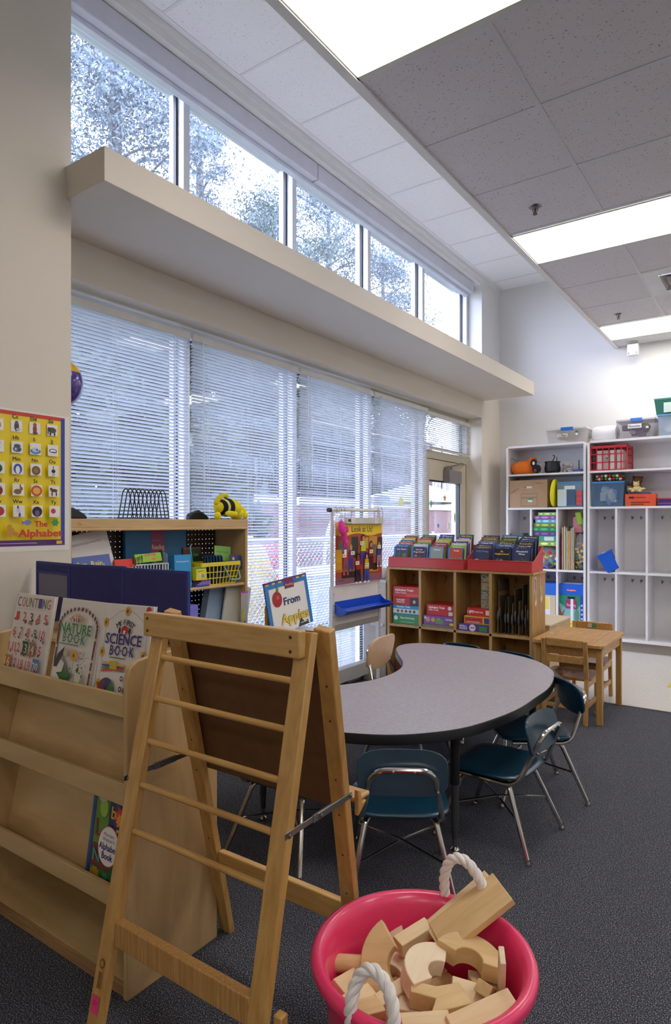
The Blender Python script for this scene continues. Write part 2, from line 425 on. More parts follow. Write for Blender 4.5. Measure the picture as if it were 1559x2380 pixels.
# ================================================================ WINDOWS
FR_W = paint((214, 216, 222), .4, .1, .01, name='window_frame_white')
FR_B = paint((176, 168, 146), .45, 0, .01, name='window_frame_beige')
DARK = paint((16, 20, 30), .4)
MULL = [1.66, 2.725, 3.785, 4.84, 5.875, 6.965]
XI, XG = -3.04, -3.105
def strip(name, z0, z1, mull, cols, fw=.05):
    b = B()
    for k, y in enumerate(mull):
        b.box((-3.17, y-fw/2, z0), (XI, y+fw/2, z1), cols[k])
    for k in range(len(mull)-1):
        c = min(cols[k], cols[k+1]) if cols[k] == cols[k+1] else max(cols[k], cols[k+1])
        for a, e in ((z0, z0+.055), (z1-.05, z1)): b.box((-3.168, mull[k]+fw/2, a), (XI-.003, mull[k+1]-fw/2, e), c)
    fr = struct(b.build(name, [FR_W, FR_B]))
    return fr
w1 = strip('window_1', .03, 2.532, MULL, [0,0,0,0,1,1])
w2 = strip('window_2', 2.97, 4.05, MULL, [0]*6)
for (w, z0, z1, rng) in ((w1, .085, 2.482, range(4)), (w2, 3.025, 4.0, range(5))):
    for k in rng:
        B().box((XG-.004, MULL[k]+.03, z0), (XG, MULL[k+1]-.03, z1)).build('pane', GLASS, w)
        b = B(); y0, y1 = MULL[k]+.026, MULL[k+1]-.026       # dark rubber gasket round the pane
        b.box((XG-.012, y0, z0), (XG+.01, y0+.009, z1)); b.box((XG-.012, y1-.013, z0), (XG+.012, y1, z1)); b.box((XG-.012, y0, z1-.013), (XG+.012, y1, z1)); b.box((XG-.012, y0, z0), (XG+.01, y1, z0+.008))
        b.build('gasket', DARK, w)
# transom and door
b = B().box((-3.168, 5.9, 2.0), (XI+.004, 6.94, 2.085), 0); b.build('transom', FR_B, w1)
B().box((XG-.004, 5.9, 2.085), (XG, 6.94, 2.482)).build('pane', GLASS, w1)
b = B().box((XG-.01, 6.90, 2.085), (XG+.02, 6.915, 2.482)); b.build('gasket', DARK, w1)
d = struct(B().box((-3.12, 5.90, .02), (XI-.008, 6.02, 1.995)).box((-3.12, 6.80, .02), (XI-.008, 6.935, 1.995)).box((-3.12, 6.02, 1.78), (XI-.008, 6.80, 1.995)).box((-3.12, 6.02, .02), (XI-.008, 6.80, .28)).build('door_1', paint((186,176,156), .45), bevel=.002))
B().box((-3.09, 6.02, .28), (-3.085, 6.80, 1.78)).build('pane', GLASS, d)
B().box((-3.1, 6.785, .28), (-3.06, 6.8, 1.78)).box((-3.1, 6.02, 1.765), (-3.06, 6.8, 1.78)).build('gasket', DARK, d)
B().box((-3.045, 6.35, 1.76), (-2.97, 6.66, 1.90)).build('door_closer', paint((128,124,124), .4), d, bevel=.006)
B().bar((-3.0, 6.40, 1.93), (-2.96, 6.62, 1.985), .022, .012).bar((-2.96, 6.62, 1.985), (-3.03, 6.84, 1.99), .022, .012).box((-3.03, 6.37, 1.90), (-2.98, 6.43, 1.94)).build('closer_arm', STEEL, d)
B().tube(fillet([(-3.045, 6.09, .95), (-2.98, 6.09, .95), (-2.98, 6.72, .95), (-3.045, 6.72, .95)], .03), .013, 8).build('push_bar', STEEL, d, smooth=True)
# leaf decals stuck on the door glass and one yellow sun on the fixed pane
def decal(label, cat, name, y, z, shape, col, r, x=-3.083):
    b = Art((x, y, z), (0, -1, 0), (0, 0, 1)); b.o.x += .0
    b = Art((x, y, z), (0, 1, 0), (0, 0, 1))
    if shape == 'star': b.star(0, 0, r, r*.45, 5, col, .3)
    elif shape == 'leaf': b.poly([(0,-r*1.5), (r*.5,-r*.5), (r*.45,r*.6), (0,r*1.4), (-r*.5,r*.6), (-r*.55,-r*.4)], col)
    else: b.star(0, 0, r, r*.8, 12, col)
    o = b.b.build(name, [paint(c, .4, 0, 0) for c in b.cols]); return tag(o, label, cat)
decal('orange and yellow maple leaf sticker on the door glass', 'sticker', 'leaf_sticker', 6.46, 1.60, 'star', (226,150,80), .05)
decal('small blue star sticker on the door glass', 'sticker', 'star_sticker', 6.30, 1.30, 'star', (110,150,200), .035)
decal('pale green leaf sticker high on the door glass', 'sticker', 'leaf_sticker', 6.72, 1.39, 'leaf', (168,206,176), .045)
decal('thin green leaf sticker at the hinge side of the door glass', 'sticker', 'leaf_sticker', 6.13, 1.53, 'leaf', (100,170,140), .035)
decal('orange leaf sticker low on the door glass', 'sticker', 'leaf_sticker', 6.63, 1.05, 'star', (224,160,100), .04)
decal('whitish leaf sticker under the parasol on the door glass', 'sticker', 'leaf_sticker', 6.56, 1.30, 'leaf', (206,222,196), .033)
decal('round yellow sun sticker on the window beside the door', 'sticker', 'sun_sticker', 5.52, 1.53, 'sun', (226,200,60), .055, XG+.002)
# roller shade box over the high windows
t = thing('roller_shade', 'long white roller shade cassette above the high windows', 'window shade', (-2.99, 1.66, 4.0))
B().box((-.05, 0, -.075), (.075, 2.25, .045)).box((-.05, 2.26, -.075), (.075, 5.2, .045)).build('cassette', paint((206,206,216), .4), t, bevel=.006)
B().box((-.03, .0, -.105), (.02, 5.18, -.076)).build('hem_bar', paint((214,218,230), .4), t, bevel=.004)
B().tube([(.05, 5.16, -.01), (.05, 5.16, -.06)], .012, 8).build('bracket', DARK, t)

# ---------------------------------------------------------------- venetian blinds
BL = paint((208, 212, 218), .42, 0, .01); bs = BL.node_tree.nodes['Principled BSDF']
try: bs.inputs['Subsurface Weight'].default_value = 0
except Exception: pass
CORD = paint((226, 228, 232), .6)
def blind(label, y0, y1, ztop, zbot, x=-2.995, tilt=24, wand=True, rail_w=.026, stack=0, pitch=.0205):
    t = thing('venetian_blind', label, 'blind', (x, y0, ztop))
    L = y1-y0; Hh = ztop-zbot
    B().box((-.014, 0, -.042), (.014, L, 0)).build('headrail', paint((206,204,200), .4), t, bevel=.002)
    b = B(); z = -.055; w = .0125
    while z > -Hh+.03:
        pts = []
        for k in range(5):
            q = -w+2*w*k/4; cr = .0022*(1-(q/w)**2)
            a = radians(tilt); pts.append((q*cos(a)-cr*sin(a), z+q*sin(a)+cr*cos(a)))
        vs = [(p[0], .004, p[1]) for p in pts]+[(p[0], L-.004, p[1]) for p in pts]
        b.add(vs, [(k, k+1, 6+k, 5+k) for k in range(4)]); z -= pitch
    for k in range(stack):
        b.box((-.0125, .004, z), (.0125, L-.004, z+.0012)); z -= .0022
    b.build('slats', BL, t, smooth=True)
    B().box((-.012, .002, z-.014), (.012, L-.002, z)).build('bottom_rail', paint((210,210,208), .4), t, bevel=.002)
    b = B()
    for f in (.12, .5, .88) if L > .7 else (.15, .85):
        y = L*f
        for dx in (-.0128, .0128): b.tube([(dx, y, -.042), (dx, y, z)], .0009, 4)
        b.tube([(.014, y+.012, -.042), (.014, y+.012, z)], .0008, 4)
    b.build('cords', CORD, t)
    if wand:
        B().tube([(.026, .075, -.03), (.03, .078, -.9 if Hh > 1 else -.25)], .004, 6).build('wand', frosted((225,235,240), .7), t)
    return t
bl = ['first venetian blind, nearest the pillar above the brown bookcase', 'second venetian blind behind the yellow fish toy',
      'third venetian blind behind the chart stand', 'fourth venetian blind, narrow one beside the door bay']
yb = [(1.645, 2.700), (2.722, 3.762), (3.786, 4.815), (4.842, 5.868)]
for k in range(4): blind(bl[k], yb[k][0], yb[k][1], 2.488, .12, tilt=24)
blind('short blind over the transom window above the door', 5.90, 6.925, 2.468, 2.10, x=-3.0, tilt=8, wand=False, stack=6, pitch=.0215)
# window sill rail low down, inside
struct(B().box((-3.035, 1.66, .035), (-2.975, 5.86, .075)).build('trim_5', paint((150,150,140), .5), bevel=.003))
t = thing('baseboard_heater', 'long low white heater pipe cover along the window foot', 'heater', (-2.94, 3.2, 0))
B().box((-.045, 0, .05), (.03, 2.3, .16)).build('cover', paint((196,196,192), .4), t, bevel=.006)
for y in (.3, 1.1, 1.95): B().box((-.04, y, 0), (.02, y+.03, .05)).build('foot', ZINC, t)
# hanging ball behind the pillar edge
t = thing('balloon', 'purple and yellow foil balloon peeking past the pillar edge', 'balloon', (-2.72, 1.70, 1.97))
bb = B().ell((0,0,0), (.085,.085,.105), 0, 24); o = bb.build('shell', [paint((70,50,130), .2, .2, 0, coat=.5), paint((226,178,40), .2, .2, 0)], t, smooth=True)
for p in o.data.polygons:
    if p.center.z > .035: p.material_index = 1
B().tube([(0,0,.1), (.01,0,.3), (-.04,0,.52)], .0012, 5).build('string', CORD, t)

# ================================================================ OUTSIDE
GR = speckle('grass', [(44,60,42), (62,78,56), (80,92,72)], 9, .95, .3)
struct(B().box((-60, -20, -.2), (-3.36, 60, -.08)).build('ground_outside', GR))
struct(B().box((-4.6, -2, -.08), (-3.36, 16, -.05)).build('path_outside', speckle('concrete', [(84,86,88), (104,104,106)], 12, .9)))
BRICK = None
def brick():
    m, nt, bs = _new('brick'); tc = nt.nodes.new('ShaderNodeTexCoord'); br = nt.nodes.new('ShaderNodeTexBrick'); mp = nt.nodes.new('ShaderNodeMapping')
    mp.inputs['Rotation'].default_value = (radians(90), 0, radians(90))
    cx = nt.nodes.new('ShaderNodeCombineXYZ'); sx = nt.nodes.new('ShaderNodeSeparateXYZ'); ad = nt.nodes.new('ShaderNodeMath')
    nt.links.new(tc.outputs['Object'], sx.inputs[0]); nt.links.new(sx.outputs['X'], ad.inputs[0]); nt.links.new(sx.outputs['Y'], ad.inputs[1])
    nt.links.new(ad.outputs[0], cx.inputs['X']); nt.links.new(sx.outputs['Z'], cx.inputs['Y']); nt.links.new(cx.outputs[0], br.inputs['Vector'])
    br.inputs['Scale'].default_value = 4.5; br.inputs['Color1'].default_value = lin((98,66,64)); br.inputs['Color2'].default_value = lin((78,52,54)); br.inputs['Mortar'].default_value = lin((112,104,106))
    br.inputs['Mortar Size'].default_value = .014
    nt.links.new(br.outputs['Color'], bs.inputs['Base Color']); bs.inputs['Roughness'].default_value = .9; return m
BRICK = brick()
t = thing('garden_wall', 'long red brick retaining wall with pale capstones beyond the play yard', 'wall', (-12.0, 6, -.1))
B().box((-.3, 7.2, 0), (0, 26, 1.95)).build('brickwork', BRICK, t)
B().box((-.36, 7.1, 1.95), (.06, 26, 2.2)).build('capstones', paint((140,134,126), .8), t, bevel=.01)
IRON = paint((44, 48, 62), .5)
t = thing('iron_fence', 'dark iron picket fence standing on top of the brick wall', 'fence', (-12.15, 6, 2.1))
b = B()
for k in range(100): b.box((-.012, 7.3+k*.14, 0), (.012, 7.325+k*.14, 1.35))
b.build('pickets', IRON, t); B().box((-.02, 7.3, 1.1), (.02, 21.3, 1.15)).box((-.02, 7.3, .12), (.02, 21.3, .17)).build('rails', IRON, t)
for k in range(5): B().box((-.05, 7.3+k*3.4, 0), (.05, 7.4+k*3.4, 1.6)).build('post', IRON, t)
t = thing('brick_building', 'red brick building far behind the door glass', 'building', (-15.5, 22, -.1))
B().box((-6, -3.2, 0), (0, 9, 5.6)).build('wall', BRICK, t)
B().box((-6.2, -3.3, 5.6), (.2, 9.2, 5.9)).build('parapet', paint((196,190,180), .8), t)
# brick pier outside right of the clerestory
t = thing('brick_pier', 'brick corner of the school wing outside the last high window', 'wall', (-5.2, 12.55, -.1))
B().box((-.5, 0, 0), (1.6, .8, 5.4)).build('brickwork', BRICK, t)
# stair railing / pergola lines above the door
t = thing('roof_railing', 'thin metal railing on the roof beyond the transom window', 'railing', (-9.5, 13.5, 2.2))
b = B()
for z in (.6, 1.1, 1.6): b.tube([(0,-1,z), (0,9,z)], .03, 6)
for k in range(9): b.tube([(0,-1+k*1.2,0), (0,-1+k*1.2,1.7)], .03, 6)
b.build('rails', IRON, t)
# chain link fence
CHL = paint((150, 156, 164), .4, .5, .02)
t = thing('chain_link_fence', 'silver chain link fence just outside the windows', 'fence', (-5.0, 0, -.08))
b = B(); Hf = 1.18; sp = .085; y0, y1 = 1.5, 13.0
k = y0-Hf
while k < y1:
    for s_ in (1, -1):
        ya, yb_ = (k, k+Hf) if s_ > 0 else (k+Hf, k)
        b.tube([(0, ya, 0), (0, yb_, Hf)], .0035, 4)
    k += sp
b.build('mesh', CHL, t)
B().tube([(0, y0-1, Hf+.02), (0, y1+1, Hf+.02)], .024, 8).build('top_rail', CHL, t, smooth=True)
for k in range(5): B().tube([(0, 2.2+k*2.6, 0), (0, 2.2+k*2.6, Hf+.08)], .03, 8).build('post', CHL, t, smooth=True)
# playground things
t = thing('playground_slide', 'red and yellow plastic climber behind the chain link fence', 'play equipment', (-6.6, 7.1, -.08))
RP = paint((150, 40, 56), .4); YP = paint((168, 142, 60), .4); BP = paint((34, 60, 116), .4)
b = B()
prof = [(-.1,0), (-.1,.9), (.15,1.15), (.55,1.15), (.95,.9), (1.3,.35), (1.45,0)]
b.prism(prof, -.35, .05, 0, Matrix(((0,0,1,0), (1,0,0,0), (0,1,0,0), (0,0,0,1))))
for k in range(5): b.box((-.36, .2+k*.2, .25), (.06, .26+k*.2, .9-k*.14), 0)
b.build('arch', RP, t, bevel=.02)
b = B().prism([(-.75,0), (-.75,1.1), (-.45,1.25), (-.15,1.05), (.0,.75), (.1,.62), (.2,.4), (.22,0)], .1, .5, 0, Matrix(((0,0,1,0), (1,0,0,0), (0,1,0,0), (0,0,0,1))))
b.build('side_panel', YP, t, bevel=.03)
B().box((-.3, -1.1, .1), (.2, -.8, .55)).build('step', BP, t, bevel=.03)
t = thing('storage_bench', 'white plastic storage box outside behind the chart stand', 'storage box', (-5.6, 7.6, -.08))
B().box((-.4, -.5, 0), (.3, 1.1, .66)).build('body', paint((146,150,158), .5), t, bevel=.02)
B().box((-.44, -.54, .66), (.34, 1.14, .74)).build('lid', paint((166,170,178), .5), t, bevel=.02)
t = thing('parasol', 'white patio parasol beyond the door glass', 'parasol', (-9.0, 17.0, -.08))
B().tube([(0,0,0), (0,0,2.6)], .03, 8).build('pole', IRON, t)
b = B().lathe([(0,2.62), (1.6,2.15), (1.6,1.98), (1.58,2.13), (0,2.58)], 8); b.build('canopy', paint((170,176,184), .7), t)
t = thing('playground_hoop', 'white curved pole of a play hoop outside beyond the chart stand', 'play equipment', (-6.4, 9.4, -.08))
B().tube(smooth_path([(0,-.6,0), (0,-.62,.9), (0,-.4,1.45), (0,.1,1.62), (0,.5,1.66)], 8), .03, 8).build('arch', paint((160,166,176), .5), t, smooth=True)
# trees
BARK = speckle('bark', [(56,54,56), (84,80,80)], 14, .95, .4)
def leafmat(c):
    return speckle('foliage', [tuple(int(v*.72) for v in c), c, tuple(min(255, int(v*1.22)) for v in c)], 2.2, .8)
LF1 = leafmat((80, 92, 100)); LF2 = leafmat((42, 58, 46)); LF3 = leafmat((80, 94, 94))
def tree(label, x, y, h, spread, z0=.25, n=9000, mat=None, leaf=.11, seed=1, pine=True, blobs=46):
    rr = random.Random(seed); t = thing('tree', label, 'tree', (x, y, -.1))
    b = B(); b.tube([(0,0,0), (.1,0,h*.4), (-.05,.1,h*.75), (0,0,h*.98)], [h*.016, h*.013, h*.009, .03], 8)
    cl = []
    for k in range(blobs):
        f = z0+(1-z0)*((k+.5)/blobs); a = rr.uniform(0, 2*pi)
        if pine: rad = spread*(1.08-.75*f)*rr.uniform(.35, 1)
        else: rad = spread*math.sqrt(max(.05, 1-((f-z0)/(1-z0)*1.9-.9)**2))*rr.uniform(.3, 1)
        p = Vector((cos(a)*rad, sin(a)*rad, h*f+rr.uniform(-.4, .4)))
        b.tube(smooth_path([(0,0,max(.5, p.z-rad*.55)), (p.x*.5, p.y*.5, p.z-rad*.18), tuple(p)], 3), [.05,.05,.04,.04,.03,.02,.015][:7], 5)
        cl.append((p, rr.uniform(.55, 1.15)*spread*.30))
    b.build('trunk', BARK, t, smooth=True)
    b = B()
    for k in range(n):
        p, r = cl[rr.randrange(len(cl))]
        d = Vector((rr.gauss(0, 1), rr.gauss(0, 1), rr.gauss(0, .75)))
        c = p+d*r*.5
        u = Vector((rr.uniform(-1,1), rr.uniform(-1,1), rr.uniform(-1,1))).normalized()*leaf*rr.uniform(.6, 1.5)
        w = u.cross(Vector((rr.uniform(-1,1), rr.uniform(-1,1), rr.uniform(-1,1)))).normalized()*leaf*rr.uniform(.25, .5)
        b.add([c-u, c+w, c+u, c-w], [(0,1,2,3)])
    b.build('foliage', mat or LF1, t)
    return t
tree('tall pale pine standing outside the first high window', -15.5, 11.2, 18.0, 4.8, .12, 72000, LF1, .070, 3, True, 84)
tree('second tall pine seen between the first two high windows', -18.5, 17.2, 18.5, 2.1, .15, 26000, LF1, .065, 5, True, 60)
tree('bushy oak whose crown fills the lower part of the second high window', -15.0, 17.4, 12.6, 3.3, .2, 42000, LF3, .065, 8, False, 56)
tree('broad tree filling the third high window', -17.0, 23.6, 16.8, 4.4, .12, 60000, LF1, .07, 11, False, 70)
tree('tree standing in the fourth high window', -17.5, 29.2, 16.0, 3.6, .12, 34000, LF3, .075, 13, False, 56)
for k, (x, y, h_, s_) in enumerate(((-11.5, 6.0, 7.4, 2.4), (-11.6, 9.2, 7.2, 2.4), (-14.6, 13.6, 8.6, 2.7), (-14.5, 17.2, 8.0, 2.6), (-14.8, 20.8, 7.6, 2.4), (-12.5, 11.6, 7.4, 2.0))):
    tree('dark leafy shrub tree behind the iron fence', x, y, h_, s_, .02, 10000, LF2, .24, 20+k, False, 34)['group'] = 'shrub trees behind the iron fence'
# ================================================================ FURNITURE
BIRCH = wood((204,174,124), (184,152,100), 0, 3.0, .42, .15, 5.0)
BIRCHV = wood((204,172,122), (184,150,100), 2, 3.0, .42, .15, 5.0)
PLYEDGE = wood((176,138,92), (120,84,50), 0, 5.0, .6, 0, 40.0)
MAPLE = wood((208,164,96), (182,136,70), 2, 5.0, .34, .25, 9.0)
MAPLEX = wood((210,168,100), (184,138,74), 0, 5.0, .34, .25, 9.0)
OAKX = wood((208,164,98), (178,130,68), 1, 6.0, .36, .2, 9.0)
OAKZ = wood((202,158,90), (172,124,62), 2, 6.0, .36, .2, 9.0)
CASEW = wood((196,158,96), (172,130,70), 2, 4.0, .4, .15, 7.0)
CASEY = wood((196,158,98), (174,134,76), 1, 4.0, .4, .15, 7.0)
BLOCKS = [wood((232,208,166), (222,192,146), 0, 6.0, .5, 0, 8.0), wood((222,190,138), (206,170,116), 0, 6.0, .5, 0, 8.0), wood((240,222,192), (230,206,172), 0, 6.0, .5, 0, 8.0), wood((196,142,92), (170,116,68), 0, 6.0, .5, 0, 8.0)]
SCREW = paint((86,66,44), .5, .6)

def pad(b, w, h, th, zf, mi=0, T=None, power=3.0, n=32, rings=6, taper=0.0):
    """thin shell with a superellipse outline; zf(x,y) bends it"""
    vs = []; N = n
    def ringpts(t, off):
        out = []
        for k in range(N):
            a = 2*pi*k/N; c, s_ = cos(a), sin(a)
            x = abs(c)**(2/power)*(1 if c > 0 else -1)*w/2*t; y = abs(s_)**(2/power)*(1 if s_ > 0 else -1)*h/2*t
            x *= 1+taper*y/(h/2)
            out.append((x, y, zf(x, y)+off))
        return out
    rows = [ringpts((i+.001)/rings, th/2) for i in range(1, rings)]+[ringpts(.985, th/2), ringpts(1.0, th*.2), ringpts(1.0, -th*.2), ringpts(.985, -th/2)]+[ringpts((i+.001)/rings, -th/2) for i in range(rings-1, 0, -1)]
    for r in rows: vs += r
    vs.append((0, 0, zf(0, 0)+th/2)); vs.append((0, 0, zf(0, 0)-th/2)); m = len(rows); fs = []
    for i in range(m-1):
        for k in range(N): fs.append((i*N+k, (i+1)*N+k, (i+1)*N+(k+1) % N, i*N+(k+1) % N))
    for k in range(N): fs.append((m*N, k, (k+1) % N)); fs.append((m*N+1, (m-1)*N+(k+1) % N, (m-1)*N+k))
    return b.add(vs, fs, mi, T)

def school_chair(label, x, y, rz, group, shell, sc=1.0, hs=1.0):
    t = thing('school_chair', label, 'chair', (x, y, 0), rz, group)
    sh = .303*hs
    b = B(); pad(b, .355*sc, .34*sc, .011, lambda x, y: .10*x*x-(.0 if y < .08 else (y-.08)**2*1.2)+.3*min(0, y+.1)**2, T=Matrix.Translation((0, .015, sh)), power=4.2)
    b.build('seat', shell, t, smooth=True, angle=60)
    top = .545*hs; Tb = Matrix.Translation((0, -.168*sc, top-.078*hs)) @ Matrix.Rotation(radians(90-12), 4, 'X')
    b = B(); pad(b, .315*sc, .156*hs, .011, lambda x, y: .75*x*x, T=Tb, power=3.6)
    b.build('backrest', shell, t, smooth=True, angle=60)
    k = sc
    P = [(-.145*k,.14*k,sh-.022), (-.145*k,-.135*k,sh-.026), (-.105*k,-.226*k,top-.05*hs), (.105*k,-.226*k,top-.05*hs), (.145*k,-.135*k,sh-.026), (.145*k,.14*k,sh-.022)]
    B().tube(fillet(P, .055, 7), .0105, 10).build('frame', CHROME, t, smooth=True)
    b = B()
    for sx in (-1, 1):
        for (z, yy) in ((top-.05*hs, -.212),): b.ell((sx*.035, yy*k-.028, z), (.006,.006,.006), n=8)
        b.ell((sx*.118, -.196*k-.012, top-.13*hs), (.006,.006,.006), n=8)
    b.build('rivet', STEEL, t, smooth=True)
    for sx in (-1, 1):
        P = [(sx*.10*k, -.06*k, sh-.028), (sx*.125*k, -.095*k, sh-.035), (sx*.183*k, -.195*k, .018)]
        B().tube(fillet(P, .03, 5), .0105, 10).lathe([(.0125,.0), (.0125,.012), (.008,.02), (.008,.026)], 12, T=Matrix.Translation((sx*.185*k, -.199*k, 0))).build('leg', CHROME, t, smooth=True)
        P = [(sx*.10*k, .06*k, sh-.026), (sx*.128*k, .10*k, sh-.035), (sx*.183*k, .195*k, .018)]
        B().tube(fillet(P, .03, 5), .0105, 10).lathe([(.0125,.0), (.0125,.012), (.008,.02), (.008,.026)], 12, T=Matrix.Translation((sx*.185*k, .199*k, 0))).build('leg', CHROME, t, smooth=True)
        B().tube([(sx*.10*k,.06*k,sh-.026), (sx*.10*k,-.06*k,sh-.028)], .0105, 8).build('side_rail', CHROME, t, smooth=True)
        f = .5
        B().tube(fillet([(sx*.158*k,-.152*k,.14*hs), (0,0,.155*hs+sx*.004), (-sx*.158*k,.152*k,.14*hs)], .03, 4), .0048, 6).build('cross_brace', CHROME, t, smooth=True)
    return t
TEAL = paint((6, 52, 74), .3, 0, .04, coat=.25, name='teal_plastic')
TAN = paint((214, 178, 142), .35, 0, .03, coat=.2)
G_CH = 'teal school chairs around the kidney table'
school_chair('teal plastic chair with chrome legs in the foreground, seen from behind', -1.185, 2.095, radians(33), G_CH, TEAL, 1.0)
school_chair('teal chair with chrome frame pulled out at the near right of the table', -1.02, 2.672, radians(87), G_CH, TEAL, 1.03)
school_chair('teal chair at the far right curve of the table, beside the small wooden table', -1.05, 3.185, radians(128), G_CH, TEAL, 1.03, 1.02)
school_chair('teal chair behind the easel board, only its legs showing', -1.665, 2.055, radians(2), G_CH, TEAL, 1.0)
school_chair('teal chair behind the table before the middle cubbies, only its top showing', -1.775, 3.80, radians(178), G_CH, TEAL, .95, .985)
school_chair('teal chair behind the table before the clipboard cubby, only its top showing', -1.44, 3.77, radians(165), G_CH, TEAL, .95, .97)
school_chair('tan plastic chair with chrome legs standing in the table notch', -1.765, 3.22, radians(-88), None, TAN, .95, 1.25)

# kidney table
t = thing('kidney_table', 'grey kidney shaped activity table with a black edge', 'table', (-1.55, 2.93, 0))
half = [(-.95,2.93), (-.957,2.68), (-1.025,2.38), (-1.13,2.205), (-1.25,2.095), (-1.42,2.02), (-1.62,1.985), (-1.83,1.985), (-2.0,2.02), (-2.075,2.13), (-2.05,2.27), (-1.94,2.44), (-1.82,2.60), (-1.745,2.76)]
out = half+[(-1.722,2.93)]+[(p[0], 2*2.93-p[1]) for p in reversed(half[1:])]
def closed_spline(P, n=4):
    o = []; m = len(P)
    for i in range(m):
        a, b_, c, d = [Vector(P[(i+q) % m]+(0,)) for q in (-1, 0, 1, 2)]
        for k in range(n):
            u = k/n; v = 0.5*((2*b_)+(c-a)*u+(2*a-5*b_+4*c-d)*u*u+(3*b_-a-3*c+d)*u**3); o.append((v.x, v.y))
    return o
KO = [(x+1.55, y-2.93) for x, y in closed_spline(out)]
LAM = speckle('grey_laminate', [(164,160,170), (172,168,178), (180,176,186)], 60, .36, 0, [.3,.5,.7])
B().prism(KO, .497, .5295).build('tabletop', LAM, t)
n_ = len(KO); vs = []; fs = []
cx = [0, 0]
nrm = []
for i in range(n_):
    a = Vector(KO[i-1]); c = Vector(KO[(i+1) % n_]); d = (c-a).normalized(); nrm.append(Vector((d.y, -d.x)))
area = sum(KO[i][0]*KO[(i+1) % n_][1]-KO[(i+1) % n_][0]*KO[i][1] for i in range(n_))
sg = 1 if area > 0 else -1
for i in range(n_):
    p = Vector(KO[i]); q = nrm[i]*sg
    for off, z in ((-.0, .5305), (.0035, .530), (.0055, .525), (.0055, .494), (.002, .490), (-.012, .490)): vs.append((p.x+q.x*off, p.y+q.y*off, z))
for i in range(n_):
    j = (i+1) % n_
    for k in range(5): fs.append((i*6+k, j*6+k, j*6+k+1, i*6+k+1))
B().add(vs, fs).build('edge_band', paint((26,26,28), .45), t, smooth=True)
LEGB = paint((24,24,26), .35); LEGG = paint((78,78,80), .35, .3)
for (lx, ly) in ((-1.11,2.42), (-1.12,3.42), (-1.93,3.68), (-1.93,2.18)):
    q = (lx+1.55, ly-2.93)
    l = B().tube([(q[0],q[1],.27), (q[0],q[1],.49)], .019, 14).build('leg', LEGB, t, smooth=True)
    B().tube([(q[0],q[1],.05), (q[0],q[1],.13), (q[0],q[1],.275)], [.011,.0155,.0155], 12).build('leg_insert', LEGG, l, smooth=True)
    B().lathe([(.0,0), (.019,.0), (.019,.006), (.011,.014), (.008,.016), (.008,.052)], 14, T=Matrix.Translation((q[0],q[1],0))).build('glide', CHROME, l, smooth=True)
b = B()
for (lx, ly) in ((-1.11,2.42), (-1.12,3.42), (-1.93,3.68), (-1.93,2.18)): b.cbox((lx+1.55, ly-2.93, .492), (.09,.09,.006))
b.build('leg_plate', LEGB, t)

# ---------------------------------------------------------------- cubby shelf with red book bins
CX0, CX1, CY0, CY1 = -2.715, -1.508, 4.60, 4.90
CD = [-2.709, -2.414, -2.112, -1.824, -1.514]
t = thing('cubby_shelf', 'low maple cubby shelf with two rows of open compartments under red bins', 'shelf unit', (-2.11, 4.6, 0))
def L(x, y, z): return (x+2.11, y-4.6, z)
B().box(L(CX0-.008,CY0-.002,.948), L(CX1+.008,CY1,.968)).build('top', CASEW, t, bevel=.003)
for k, (a, bb) in enumerate(((CX0, CX0+.022), (CX1-.022, CX1))): B().box(L(a,CY0,.0), L(bb,CY1,.948)).build('side_panel', CASEW, t, bevel=.002)
for x in CD[1:-1]: B().box(L(x-.011,CY0+.002,.07), L(x+.011,CY1-.01,.948)).build('divider', CASEW, t, bevel=.0015)
B().box(L(CX0+.022,CY0+.002,.482), L(CX1-.022,CY1-.01,.502)).build('shelf', CASEY, t, bevel=.0015)
B().box(L(CX0+.022,CY0+.002,.05), L(CX1-.022,CY1-.01,.07)).build('shelf', CASEY, t)
B().box(L(CX0+.022,CY1-.012,.05), L(CX1-.022,CY1-.002,.948)).build('back_panel', paint((170,128,66), .5), t)
B().box(L(CX0+.022,CY0+.03,.0), L(CX1-.022,CY0+.045,.05)).build('plinth', CASEW, t)
for k in range(4):
    xm = (CD[k]+CD[k+1])/2-.05
    for z in (.88, .43):
        b = B().tube(smooth_path([L(xm,CY1-.014,z), L(xm,CY1-.04,z-.01), L(xm,CY1-.05,z-.035), L(xm-.01,CY1-.045,z-.05), L(xm-.012,CY1-.03,z-.045)], 4), .003, 6)
        b.tube(smooth_path([L(xm,CY1-.02,z+.005), L(xm,CY1-.055,z+.015), L(xm,CY1-.065,z+.02)], 3), .003, 6); b.build('coat_hook', ZINC, t, smooth=True)
# fish-skeleton stickers on the end panel
for (y, z, c1, c2) in ((4.67, .84, (150,110,160), (110,170,90)), (4.80, .86, (214,96,90), (120,180,100))):
    a = Art((CX1, y, z), (0, 1, 0), (0, 0, 1))
    a.poly([(-.02,.085), (0,.1), (.022,.075), (.02,.0), (.016,-.06), (.03,-.09), (.01,-.125), (-.016,-.1), (-.004,-.06), (-.024,0)], (238,224,206))
    a.poly([(-.014,.08), (0,.09), (.016,.07), (.014,.0), (-.016,.0)], c1); a.poly([(-.014,.0), (.012,0), (.008,-.08), (0,-.09)], c2); a.ell(0, .07, .008, .01, (90,60,120))
    o = a.b.build('leg_sticker', [paint(c, .4, 0, 0) for c in a.cols]); tag(o, 'paper boot shaped sticker %s on the end panel of the cubby shelf' % ('in purple and green' if y < 4.7 else 'in red and green'), 'sticker')
RED = paint((206, 62, 58), .38, 0, .03, coat=.15)
